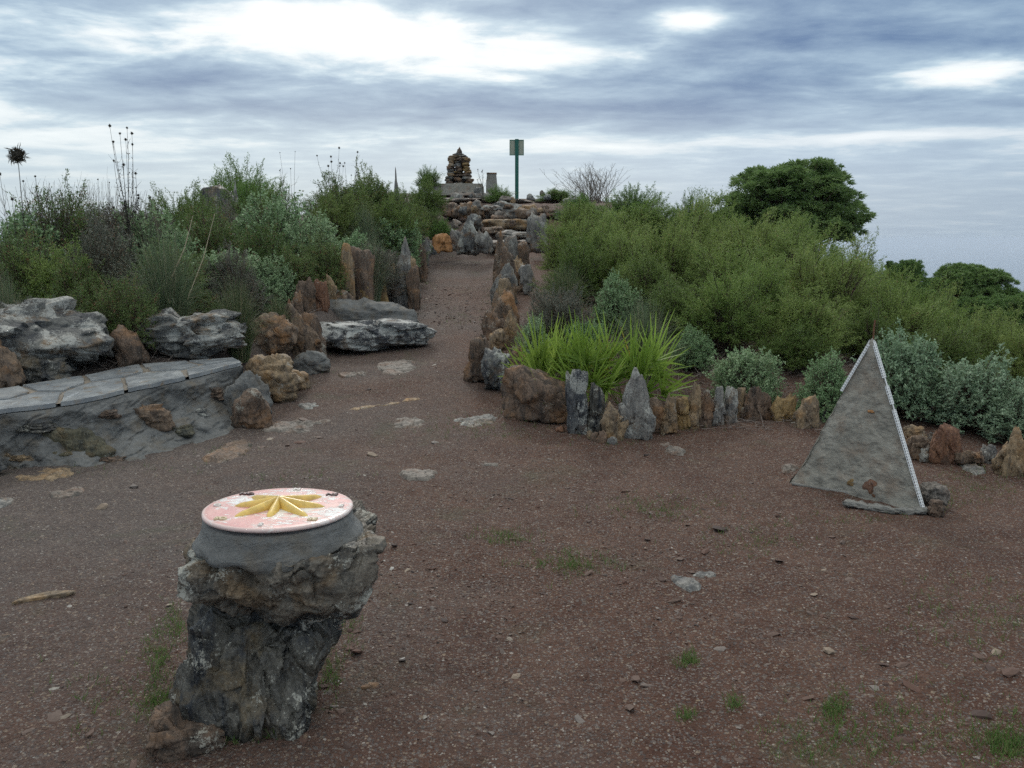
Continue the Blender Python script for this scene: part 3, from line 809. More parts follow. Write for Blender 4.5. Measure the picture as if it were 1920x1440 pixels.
# ------------------------------------------------------------------ compass pedestal
PC = np.array([-.80, 2.74, 0.0])
ped = empty("compass_pedestal", PC, "short pedestal of two stacked rocks carrying a round pink compass tile", "pedestal")
CAPZ = .725
def shaped_rock(prof, seed, level=6, hi=.5, strata=np.array([2.5, 2.5, 2.5]), pits=0.0, facets=12, cut=.88):
    """prof: list of (z, cx, cy, rx, ry) sections from bottom to top"""
    rg = np.random.default_rng(seed)
    v, f = ico(level); v = v.copy()
    q = v / ((np.abs(v) ** 4).sum(1) ** .25)[:, None]
    q[:, :2] = v[:, :2] / (np.abs(v[:, :2]) ** 2.6).sum(1)[:, None] ** (1 / 2.6) * np.minimum(1, np.linalg.norm(q[:, :2], axis=1) * 1.12)[:, None] if False else q[:, :2]
    for k in range(facets):
        nn = rg.normal(size=3); nn[2] *= .5; nn /= np.linalg.norm(nn)
        s = (q @ nn).max() * rg.uniform(cut - .12, cut + .05)
        q = q - np.maximum(0, q @ nn - s)[:, None] * nn * .92
    pr = np.array(prof); z0, z1 = pr[0, 0], pr[-1, 0]
    z = z0 + (q[:, 2] + 1) / 2 * (z1 - z0)
    g = [np.interp(z, pr[:, 0], pr[:, c]) for c in range(1, 5)]
    p = np.stack([g[0] + q[:, 0] * g[2], g[1] + q[:, 1] * g[3], z], -1)
    rad = q / (np.linalg.norm(q, axis=1, keepdims=True) + 1e-9)
    p = p + rad * (.022 * fbm(p * 5 + seed, 3, seed))[:, None]
    for (kk, am, tl) in ((16, .022, .26), (70, .011, .26), (260, .005, .22)):
        pw = p + .02 * np.stack([vn(p * 14 + 9.1, seed + 31), vn(p * 14 + 3.3, seed + 32), vn(p * 14 + 1.7, seed + 33)], -1)
        cs_ = p[rg.integers(0, len(p), kk)]; ck = np.zeros(len(p), int); bd_ = np.full(len(p), 1e9)
        for i_ in range(kk):
            dd_ = (((pw - cs_[i_]) * strata / 2) ** 2).sum(-1); m_ = dd_ < bd_; ck[m_] = i_; bd_[m_] = dd_[m_]
        tv_ = rg.normal(size=(kk, 3)) * tl; of_ = rg.uniform(-1, 1, kk)
        p = p + rad * (am * of_[ck] + .6 * ((p - cs_[ck]) * tv_[ck]).sum(1))[:, None]
    d = hi * .008 * fbm(p * strata * 12 + seed, 5, seed + 2) - pits * .022 * np.maximum(0, vn(p * 19 + seed, seed + 5) - .2) - hi * .007 * np.abs(fbm(p * strata * 9, 4, seed + 12))
    return p + rad * d[:, None], f
# lower rock, wider at left, foot drawn to a point at right
g = shaped_rock([(-.14, -.03, -.08, .10, .18), (.0, -.04, -.06, .17, .22), (.07, -.085, -.05, .225, .235), (.14, -.11, -.02, .26, .24), (.26, -.105, .01, .275, .23), (.34, -.09, .02, .265, .21), (.39, -.07, .03, .235, .18), (.42, -.03, .04, .17, .14)], 5, 7, 1.0, np.array([3, 3, 1.0]), 0, 14, .86)
mesh_obj("base_rock", g[0], g[1], M['dark'], ped)
g = shaped_rock([(.38, -.01, .0, .20, .18), (.42, -.005, .0, .26, .22), (.46, .0, 0, .285, .25), (.54, .015, .0, .30, .27), (.60, .025, .0, .30, .265), (.66, .03, .01, .30, .265), (.71, .02, .01, .29, .26)], 21, 7, .9, np.array([1.8, 1.8, 1.8]), 1.9, 12, .93)
cp_ = g[0]; rr_ = np.hypot(cp_[:, 0], cp_[:, 1])
lim = np.where(rr_ < .285, CAPZ - .085, CAPZ - .085 + np.minimum((rr_ - .285) * .9, .035)) + .012 * vn(cp_ * 30, 3)
cp_[:, 2] = np.minimum(cp_[:, 2], lim)
mesh_obj("cap_rock", cp_, g[1], M['cap'], ped)
# mortar collar (lathe, slightly irregular)
prof = [(.0, CAPZ - .005), (.247, CAPZ - .002), (.249, CAPZ - .025), (.254, CAPZ - .045), (.264, CAPZ - .065), (.276, CAPZ - .082), (.275, CAPZ - .10), (.25, CAPZ - .11), (.0, CAPZ - .12)]
na = 160
v = []
for (r_, z_) in prof:
    for a in range(na):
        th = a * 2 * math.pi / na
        amp = max(0, (CAPZ - z_ - .03)) * .25
        rr = r_ + amp * float(vn(np.array([[math.cos(th) * 2.2 + 3, math.sin(th) * 2.2, z_ * 6]]), 61)[0]) + (.003 * float(vn(np.array([[math.cos(th) * 9, math.sin(th) * 9, z_ * 20]]), 62)[0]) if r_ > .1 else 0)
        zz = z_ + (amp * .8 * float(vn(np.array([[math.cos(th) * 4, math.sin(th) * 4, 2.0]]), 63)[0]) if z_ < CAPZ - .05 else 0)
        v.append([rr * math.cos(th), rr * math.sin(th), zz])
f = [[r * na + a, (r + 1) * na + a, (r + 1) * na + (a + 1) % na, r * na + (a + 1) % na] for r in range(len(prof) - 1) for a in range(na)]
col = mesh_obj("mortar_collar", np.array(v), np.array(f), M['mortar'], ped)
# tile disc
v = []; prof = [(.0, .014), (.06, .0142), (.12, .0138), (.18, .0142), (.225, .014), (.244, .0135), (.2495, .011), (.2505, .006), (.249, .0), (.0, -.01)]
for (r_, z_) in prof:
    for a in range(na):
        th = a * 2 * math.pi / na
        w_ = 1 + .004 * float(vn(np.array([[math.cos(th) * 3, math.sin(th) * 3, 0]]), 71)[0])
        v.append([r_ * w_ * math.cos(th), r_ * w_ * math.sin(th), z_])
f = [[r * na + a, (r + 1) * na + a, (r + 1) * na + (a + 1) % na, r * na + (a + 1) % na] for r in range(len(prof) - 1) for a in range(na)]
disc = mesh_obj("tile_disc", np.array(v), np.array(f), M['disc'], ped)
disc.location = (0.0, 0, CAPZ + .005); disc.rotation_euler = (R(-2.0), R(.6), 0)
# eight-armed star, raised ridges meeting at a hub
mb = MB()
lens = {0: .10, 1: .170, 2: .150, 3: .165, 4: .12, 5: .165, 6: .155, 7: .175}
for k_ in range(8):
    th = R(90 + 45 * k_ + (3 if k_ % 2 else 0)); Ln = lens[k_]
    if k_ == 0: Ln = .10
    d = np.array([math.cos(th), math.sin(th), 0]); sd = np.array([-d[1], d[0], 0])
    n_ = 14; sec = 9
    vv = []
    for i in range(n_ + 1):
        t = i / n_
        wd = (.0155 * (1 - .25 * abs(t - .45) * 2)) * (1 if t < .75 else math.sqrt(max(0, 1 - ((t - .75) / .25) ** 2)) + .02)
        hh = (.030 * (1 - t) ** 1.0 + .009) * (1 if t < .8 else max(0, 1 - ((t - .8) / .2) ** 2))
        for s_i in range(sec):
            a = math.pi * s_i / (sec - 1)
            vv.append(d * (.006 + t * Ln) + sd * wd * math.cos(a) + np.array([0, 0, .012 + hh * math.sin(a) ** 1.0 * 1.0]))
    ff = [[i * sec + j, i * sec + j + 1, (i + 1) * sec + j + 1, (i + 1) * sec + j] for i in range(n_) for j in range(sec - 1)]
    mb.add(vv, ff)
hv, hf = ico(3)
mb.add(hv * np.array([.018, .018, .034]) + np.array([0, 0, .018]), hf)
mb.build("compass_star", M['yellow'], disc)
def letters(txt, ang, r_, size, mat, bold=.0012):
    cu = bpy.data.curves.new("mark", 'FONT'); cu.body = txt; cu.size = size; cu.extrude = .0025; cu.bevel_depth = bold
    cu.align_x = 'CENTER'; cu.align_y = 'CENTER'
    o = bpy.data.objects.new("mark", cu); COL.objects.link(o)
    dg = bpy.context.evaluated_depsgraph_get(); me = bpy.data.meshes.new_from_object(o.evaluated_get(dg))
    bpy.data.objects.remove(o)
    me.materials.clear(); me.materials.append(M[mat])
    q = bpy.data.objects.new("compass_letter", me); COL.objects.link(q); q.parent = disc
    a = R(ang); q.location = (r_ * math.cos(a), r_ * math.sin(a), .016); q.rotation_euler = (0, 0, 0)
for tx, an, mt in [("N", 88, 'whiteglaze'), ("NO", 137, 'ink'), ("NE", 45, 'ink'), ("O", 180, 'whiteglaze'), ("E", 2, 'whiteglaze'), ("SO", 226, 'cream'), ("SE", 315, 'cream'), ("S", 270, 'whiteglaze')]:
    letters(tx, an, .212, .032, mt)
# loose stone at its foot
b = gp(355, 1360)
put_rock("loose_rock", gp(345, 1404) + np.array([0, .0, 0]), rock_geo(.29, .17, .15, 'slant', 0, 2.8, 10, .9, 'h', 5, 77), 'brown', "brown angular rock lying against the left foot of the compass pedestal", "rock", None, -.25)
b = gp(572, 1392)
put_rock("small_stone", b, rock_geo(.02, .02, .035, 'point', 0, 2.8, 6, 1, 'h', 3), 'rust', "little rusty pointed stone at the right foot of the compass pedestal", "stone", None, .1)
b = gp(695, 1292)
put_rock("small_stone", b, rock_geo(.075, .03, .022, 'flat', 0, 2.8, 6, 1, 'h', 3), 'brown', "thin dark flake lying right of the compass pedestal", "stone", None, .4)
# long flat stick-like stone
a1, a2 = gp(16, 1142), gp(138, 1120)
m_ = (a1 + a2) / 2; ln = np.linalg.norm(a2 - a1)
put_rock("stone_bar", m_ + np.array([0, .02, 0]), rock_geo(ln, .055, .04, 'flat', 0, 4.5, 8, .5, 'h', 5, 31, taper=.05), 'tan', "long flat olive tan bar of stone lying alone at the left", "stone", None, math.atan2(a2[1] - a1[1], a2[0] - a1[0]))

# ------------------------------------------------------------------ pyramid
FL, FR = atz(1480, 902, 0), atz(1735, 962, 0)
BK = np.array([2.52, 5.98, 0.0]); AP = aty(1637, 633, 5.42)
porg = np.array([(FL[0] + FR[0] + BK[0]) / 3, (FL[1] + FR[1] + BK[1]) / 3, 0])
pyr = empty("pyramid", porg, "steep three-sided pyramid rendered in grey brown cement with white beaded edges", "pyramid")
for q in (FL, FR, BK): q[2] = -.05
def tri_face(A, B, C, n=140):
    vs, fs, ids = [], [], {}
    for i in range(n + 1):
        for j in range(n + 1 - i):
            a, b2 = i / n, j / n
            ids[i, j] = len(vs); vs.append(A * (1 - a - b2) + B * a + C * b2)
    for i in range(n):
        for j in range(n - i):
            fs.append([ids[i, j], ids[i + 1, j], ids[i, j + 1]])
            if i + j < n - 1: fs.append([ids[i + 1, j], ids[i + 1, j + 1], ids[i, j + 1]])
    vs = np.array(vs)
    nn = np.cross(B - A, C - A); nn /= np.linalg.norm(nn)
    flare = np.clip(.12 - vs[:, 2], 0, .2) ** 2 * .5
    vs = vs + nn * (.012 * fbm(vs * 5, 3, 5) + .010 * fbm(vs * 16, 4, 15) + flare)[:, None]
    return vs, fs
mb = MB()
for A, B, C in ((FL, FR, AP), (FR, BK, AP), (BK, FL, AP)):
    v, f = tri_face(A - porg, B - porg, C - porg); mb.add(v, f)
mb.build("body", M['pyr'], pyr)
# perforated corner beads: two thin flanges of strip with holes = lattice of small tabs
def bead(A, B, n1, n2, t0, t1):
    mb = MB(); A = A - porg; B = B - porg
    d = B - A; Ln = np.linalg.norm(d); d = d / Ln
    mb.tube([A + d * Ln * t0, A + d * Ln * (t0 + t1) / 2, A + d * Ln * t1], .0045, 6)
    cells = int(Ln * (t1 - t0) / .018)
    for side, nn in ((n1, n2), (n2, n1)):
        side = side / np.linalg.norm(side)
        for i in range(cells):
            if vn(np.array([[i * .21, 3.3 if side is n1 else 8.8, 0]]), 5)[0] > .62: continue
            p0 = A + d * (Ln * t0 + i * .018)
            # rung and outer rail around a hole
            for (q0, q1, w0, w1) in ((0, .006, 0, .012), (.006, .018, .009, .012), (.006, .018, 0, .003)):
                off = nn / np.linalg.norm(nn) * .0
                c = [p0 + d * q0 + side * w0, p0 + d * q1 + side * w0, p0 + d * q1 + side * w1, p0 + d * q0 + side * w1]
                out = BEADOUT
                v = [x + out * .004 for x in c] + [x + out * .009 for x in c]
                mb.add(v, [[0, 1, 2, 3], [7, 6, 5, 4], [0, 4, 5, 1], [1, 5, 6, 2], [2, 6, 7, 3], [3, 7, 4, 0]])
    return mb.build("corner_bead", M['bead'], pyr, smooth=False)
FRg = FR.copy(); FRg[2] = .0; FLg = FL.copy(); FLg[2] = 0
fn = np.cross(FR - FL, AP - FL); fn /= np.linalg.norm(fn)
if fn[1] > 0: fn = -fn
BEADOUT = fn
e = AP - FR; e /= np.linalg.norm(e)
inF = FL - FR; inF = inF - e * inF.dot(e); inF /= np.linalg.norm(inF)
bead(FRg + fn * .006 + 0 * e, AP + fn * .004, inF, -inF * .35 + fn * -.2, .0, .985)
e = AP - FL; e /= np.linalg.norm(e)
inL = FR - FL; inL = inL - e * inL.dot(e); inL /= np.linalg.norm(inL)
bead(FLg + fn * .006, AP + fn * .004, inL, -inL * .35 + fn * -.2, .64, .985)
mb = MB(); a = AP - porg
mb.tube([a - [0, 0, .08], a + [.003, 0, .0], a + [.001, 0, .06], a + [.005, 0, .115]], .0055, 6)
mb.build("rod", M['rod'], pyr)
for (u, v_, w, h, mt, y0) in [(1636, 771, .055, .022, 'orange', 0), (1632, 915, .13, .11, 'redstone', 0), (1600, 905, .07, .05, 'ochre', 0)]:
    d = ray(u, v_); nn = np.cross(FR - FL, AP - FL); s = (FL - np.array([0, 0, CAMZ])).dot(nn) / d.dot(nn)
    p0 = np.array([0, 0, CAMZ]) + d * s
    geo = rock_geo(w, .04, h, 'round', 0, 2.4, 6, .8, 'n', 3)
    put_rock("set_stone", p0 - porg - np.array([0, -.012, h / 2]), geo, mt, None, rz=math.atan2(FR[1] - FL[1], FR[0] - FL[0]), parent=pyr)
# cement apron in front: thin curved sill
a1, a2, a3, a4 = gp(1580, 948), gp(1640, 958), gp(1700, 966), gp(1742, 962)
mb = MB()
cur = resamp(np.array([a1, a2, a3, a4]), 30)
cur = cur + np.array([0, 0, .004]) + .012 * np.stack([vn(cur * 9, 1), vn(cur * 9, 2), vn(cur * 7, 3) * .3], -1)
for k_, (i0, i1) in enumerate(((0, 8), (7, 16), (15, 23), (22, 29))):
    q0, q1 = cur[i0], cur[i1]; lw = float(np.linalg.norm(q1 - q0)) * 1.15
    put_rock("cement_sill", (q0 + q1) / 2 - porg, rock_geo(lw, .075, .04, 'flat', 0, 3, 9, 1.2, 'h', 4, 300 + k_), 'concrete', None, rz=math.atan2(q1[1] - q0[1], q1[0] - q0[0]), parent=pyr)
a1, a2 = gp(1482, 906), gp(1720, 944)
mb = MB(); cur = resamp(np.array([a1, (a1 + a2) / 2 + [0, -.02, 0], a2]), 40); cur = cur + .008 * np.stack([vn(cur * 12, 1), vn(cur * 12, 2), 0 * cur[:, 0]], -1)
mb.tube(cur - porg + np.array([0, -.02, .004]), .014 + .006 * vn(cur * 15, 5), 8); mb.build("cement_sill", M['concrete'], pyr)
stone(1724, 1766, 912, 958, 'pale', "pale concrete lump behind the right foot of the pyramid", 1.0, 'flat', 0, 0, "concrete_lump", None, 5, 'n', 2.6, "rubble")
stone(1738, 1766, 940, 972, 'brown', "dark brick sized stone under the pale concrete lump", .8, 'flat', 0, 0, "small_stone", None, 4, 'h', 3.5, "stone")

# ------------------------------------------------------------------ summit: steps, platform, cairn, bin, sign
steps = empty("stone_steps", gp(930, 470), "rough stone steps climbing from the path head to the summit platform", "steps")
so = np.array(steps.location)
def step_rock(u0, u1, vt, y, mt, name="step", d=.9, hpx=None, lv=4, top='flat', strata='h'):
    pt = aty((u0 + u1) / 2, vt, y); w = (u1 - u0) / F * depth(pt)
    z0 = float(H(pt[0], y + d / 2)) - .1
    h = max(.12, pt[2] - z0) if hpx is None else hpx / F * depth(pt)
    geo = rock_geo(w, d, h, top, 0, 3.4, 8, 1.0, strata, lv, taper=.06)
    put_rock(name, np.array([pt[0], y + d / 2, pt[2] - h]) - so, geo, mt, None, rz=random.uniform(-.04, .04), parent=steps)
step_rock(912, 996, 449, 20.2, 'pale', hpx=16)
step_rock(930, 1000, 430, 21.0, 'grey', hpx=18)
step_rock(905, 992, 410, 22.0, 'tan', hpx=20)
step_rock(950, 1030, 406, 22.3, 'grey', hpx=16)
step_rock(850, 908, 376, 23.6, 'rust', "riser_stone", .5, 30, 4, 'round')
step_rock(826, 862, 378, 23.8, 'brown', "riser_stone", .5, 28, 4, 'round')
step_rock(905, 980, 376, 24.0, 'grey', "riser_stone", .6, 32, 4, 'flat')
step_rock(972, 1004, 380, 23.8, 'tan', "riser_stone", .5, 26, 4, 'round')
step_rock(1000, 1050, 384, 23.8, 'brown', "riser_stone", .6, 24, 4, 'round')
step_rock(1040, 1100, 394, 23.4, 'grey', "riser_stone", .6, 18, 4, 'flat')
step_rock(828, 905, 369, 24.6, 'pale', "step", 1.2, 8)
step_rock(895, 1000, 371, 24.8, 'pale', "step", 1.2, 8)
step_rock(884, 904, 402, 22.8, 'dark', "riser_stone", .3, 28, 4, 'round')
step_rock(835, 890, 357, 26.0, 'pale', "step", 1.0, 14)
step_rock(880, 930, 360, 25.6, 'grey', "step", 1.0, 12)
step_rock(905, 945, 424, 21.4, 'rust', "riser_stone", .5, 14)
step_rock(1000, 1065, 372, 25.0, 'pale', "step", .8, 8)
rgb_ = random.Random(12)
for i_ in range(34):
    u_ = rgb_.uniform(845, 1075); y_ = rgb_.uniform(20.5, 26); 
    pt = aty(u_, 400, y_); zt = float(H(pt[0], y_))
    w_ = rgb_.uniform(.18, .5); h_ = rgb_.uniform(.12, .3)
    put_rock("rubble_stone", np.array([pt[0], y_, zt + rgb_.uniform(.0, .18)]) - so, rock_geo(w_, w_ * .8, h_, rgb_.choice(['jag', 'slant', 'round']), 0, 3, 10, 1.2, rgb_.choice(['h', 'n']), 3), rgb_.choice(['grey', 'pale', 'brown', 'tan', 'slate', 'rust', 'grey']), None, rz=rgb_.uniform(-1, 1), parent=steps)
# platform
pa = aty(858, 344, 27.0); dp = depth(pa)
w = 92 / F * dp
mb = MB(); hw, hd, hh = w / 2, .8, .32
bx = []
for (zz, ex) in ((-.3, 1.04), (0, 1.0), (.06, 1.0)):
    bx.append([[-hw * ex, -hd * ex, zz], [hw * ex, -hd * ex, zz], [hw * ex, hd * ex, zz], [-hw * ex, hd * ex, zz]])
bx = np.array(bx).reshape(-1, 3)
bx[:4, 2] = -.36; bx[4:8, 2] = -.015; bx[8:, 2] = 0; bx[8:, :2] *= .985
mb.add(bx, [[0, 1, 5, 4], [1, 2, 6, 5], [2, 3, 7, 6], [3, 0, 4, 7], [4, 5, 9, 8], [5, 6, 10, 9], [6, 7, 11, 10], [7, 4, 8, 11], [8, 9, 10, 11]])
pl = mb.build("platform", M['pyr'], None, False)
pl.location = (pa[0], pa[1] + hd, pa[2]); tag(pl, "low concrete platform under the cairn at the summit", "platform")
# cairn
co = np.array([pa[0] + (859 - 858) / F * dp, pa[1] + hd * .8, pa[2]])
cairn = empty("cairn", co, "stacked stone cairn with a pointed capstone on the summit platform", "cairn")
def cw(z): return np.interp(z, [0, .55, .85, .95, 1.0, 1.2], [.44, .33, .28, .16, .09, .03])
z = 0.0; rg = random.Random(4)
while z < .93:
    th = rg.uniform(.055, .11) if z < .8 else .06
    r_ = float(cw(z + th / 2))
    if .7 < z < .86: r_ += .04
    nst = 3 if r_ > .3 else 2 if r_ > .18 else 1
    for i in range(nst):
        ww = 2 * r_ / nst * rg.uniform(.95, 1.2)
        x = (-r_ + (i + .5) * 2 * r_ / nst) + rg.uniform(-.03, .03) - .02 * z
        dd = 2 * r_ * rg.uniform(.75, .95)
        put_rock("cairn_stone", np.array([x, rg.uniform(-.04, .04), z]), rock_geo(ww, dd, th * 1.25, 'flat', 0, 4, 6, 1.2, 'h', 3), rg.choice(['brown', 'tan', 'grey', 'brown', 'dark', 'ochre']), None, rz=rg.uniform(-.25, .25), parent=cairn)
    z += th * .98
put_rock("capstone", np.array([0.0, 0, z - .01]), rock_geo(.16, .14, .24, 'point', 0, 2.8, 6, .8, 'n', 3), 'brown', None, parent=cairn)
# concrete block pillar
pb = aty(922, 350, 26.6); dp = depth(pb)
mb = MB(); wb, wt, hh = 20 / F * dp / 2 * 1.06, 17 / F * dp / 2, 25 / F * dp
sec = [(-.25, wb), (0, wb), (hh * .9, wt * 1.01), (hh * .9, wt * 1.1), (hh, wt * 1.1), (hh, 0.001)]
vv = [[sx * r_, sy * r_, zz] for (zz, r_) in sec for (sx, sy) in ((-1, -1), (1, -1), (1, 1), (-1, 1))]
ff = [[r * 4 + a, r * 4 + (a + 1) % 4, (r + 1) * 4 + (a + 1) % 4, (r + 1) * 4 + a] for r in range(len(sec) - 1) for a in range(4)]
bo = empty("survey_pillar", (pb[0], pb[1], pb[2]), "squat tapering grey pillar with a dark cap beside the cairn", "pillar")
mb.add(vv[:12], ff[:2 * 4]); mb.build("shaft", M['concrete'], bo, False)
mb = MB(); mb.add(np.array(vv[12:]), [[r * 4 + a, r * 4 + (a + 1) % 4, (r + 1) * 4 + (a + 1) % 4, (r + 1) * 4 + a] for r in range(2) for a in range(4)]); mb.build("cap", M['brown'], bo, False)
# sign
sp = aty(969, 352, 27.0); dp = depth(sp); mpp = dp / F
sign = empty("information_sign", sp, "back of a small pale sign on a green post at the summit", "sign")
mb = MB(); pw = 3.4 * mpp
def box(mb, x0, x1, y0, y1, z0, z1):
    v = [[x, y, z] for z in (z0, z1) for (x, y) in ((x0, y0), (x1, y0), (x1, y1), (x0, y1))]
    mb.add(v, [[3, 2, 1, 0], [4, 5, 6, 7], [0, 1, 5, 4], [1, 2, 6, 5], [2, 3, 7, 6], [3, 0, 4, 7]])
box(mb, -pw, pw, -.045, .0, -.4, 88 * mpp); mb.build("post", M['green_paint'], sign, False)
mb = MB(); box(mb, -13 * mpp, 12.5 * mpp, .003, .02, 60 * mpp, 86 * mpp); bd = mb.build("board", M['board'], sign, False)
mb = MB()
for (x0, x1, z0, z1) in ((-13.6, 13.1, 85.2, 87), (-13.6, 13.1, 58.8, 60.2), (-13.6, -12.4, 60.2, 85.2), (11.9, 13.1, 60.2, 85.2)):
    box(mb, x0 * mpp, x1 * mpp, -.004, .028, z0 * mpp, z1 * mpp)
mb.build("frame", simple_mat("pale_green_frame", (.10, .2, .15), .5, .1), bd, False)

# ------------------------------------------------------------------ plant meshes
class LB:
    """leaf and stem batches"""
    def __init__(s): s.P = []; s.T = []; s.F = []; s.n = 0
    def add(s, v, f, t):
        s.P.append(v.reshape(-1, 3)); s.F.append(f + s.n); s.T.append(t); s.n += v.reshape(-1, 3).shape[0]
    def leaves(s, p, d, ln, wd, tint, rg, fold=.25):
        n = len(p)
        d = d / (np.linalg.norm(d, axis=1, keepdims=True) + 1e-9)
        r = rg.normal(size=(n, 3)); a = np.cross(d, r); a /= np.linalg.norm(a, axis=1, keepdims=True) + 1e-9
        b = np.cross(d, a)
        ln = np.broadcast_to(ln, (n,))[:, None]; wd = np.broadcast_to(wd, (n,))[:, None]
        mid = p + d * ln * .5 + b * ln * fold * .3
        v = np.stack([p, mid + a * wd * .5, p + d * ln, mid - a * wd * .5], 1)
        base = np.arange(n)[:, None] * 4
        f = np.concatenate([base + np.array([[0, 1, 2]]), base + np.array([[0, 2, 3]])])
        s.add(v, f, np.repeat(np.broadcast_to(tint, (n,)), 4))
    def stems(s, A, B, C, r0, r1, tint=-1.0, seg=4, flat=False):
        """quadratic curves A->C bending by B; 3-sided"""
        n = len(A); t = np.linspace(0, 1, seg + 1)[None, :, None]
        pts = (1 - t) ** 2 * A[:, None] + 2 * t * (1 - t) * B[:, None] + t * t * C[:, None]
        d = C - A; d /= np.linalg.norm(d, axis=1, keepdims=True) + 1e-9
        rr = RNG.normal(size=(n, 3)); a = np.cross(d, rr); a /= np.linalg.norm(a, axis=1, keepdims=True) + 1e-9
        b = np.cross(d, a)
        rad = (r0 + (r1 - r0) * t)
        rad = np.broadcast_to(rad, (n, seg + 1, 1)) if np.ndim(r0) == 0 else rad
        if flat:
            v = np.stack([pts - a[:, None] * rad, pts + a[:, None] * rad], 2); S_ = 2
            jj = [(0, 1)]
        else:
            th = [0, 2.094, 4.189]
            v = np.stack([pts + rad * (math.cos(q) * a[:, None] + math.sin(q) * b[:, None]) for q in th], 2); S_ = 3
            jj = [(0, 1), (1, 2), (2, 0)]
        base = (np.arange(n)[:, None] * (seg + 1) + np.arange(seg)[None]).ravel()[:, None] * S_
        fs = []
        for (i, j) in jj:
            fs.append(np.concatenate([base + i, base + j, base + S_ + j], 1)); fs.append(np.concatenate([base + i, base + S_ + j, base + S_ + i], 1))
        tt = np.repeat(np.broadcast_to(tint, (n,)), (seg + 1) * S_)
        s.add(v, np.concatenate(fs), tt)
    def mesh(s, name, mat, smooth=False):
        o = mesh_obj(name, np.concatenate(s.P), np.concatenate(s.F), mat, None, smooth, np.concatenate(s.T))
        me = o.data; bpy.data.objects.remove(o)
        return me

def dome_tips(n, rg, seed, lo=.55, lump=.28, flat=.0):
    """tip points filling a unit dome (radius 1, height 1), lumpy outline"""
    d = rg.normal(size=(n * 2, 3)); d /= np.linalg.norm(d, axis=1, keepdims=True)
    d = d[d[:, 2] > -.25][:n]
    r = rg.uniform(lo ** 3, 1, len(d)) ** (1 / 3)
    lum = 1 - lump * .5 + lump * fbm(d * 2.1 + seed * 3, 3, seed) + .16 * vn(d * 6.0 + seed, seed + 1)
    p = d * (r * lum)[:, None]
    p[:, 2] = .30 + p[:, 2] * .70
    p[:, 2] = np.maximum(p[:, 2], .03 + .1 * rg.random(len(p)))
    return p, d

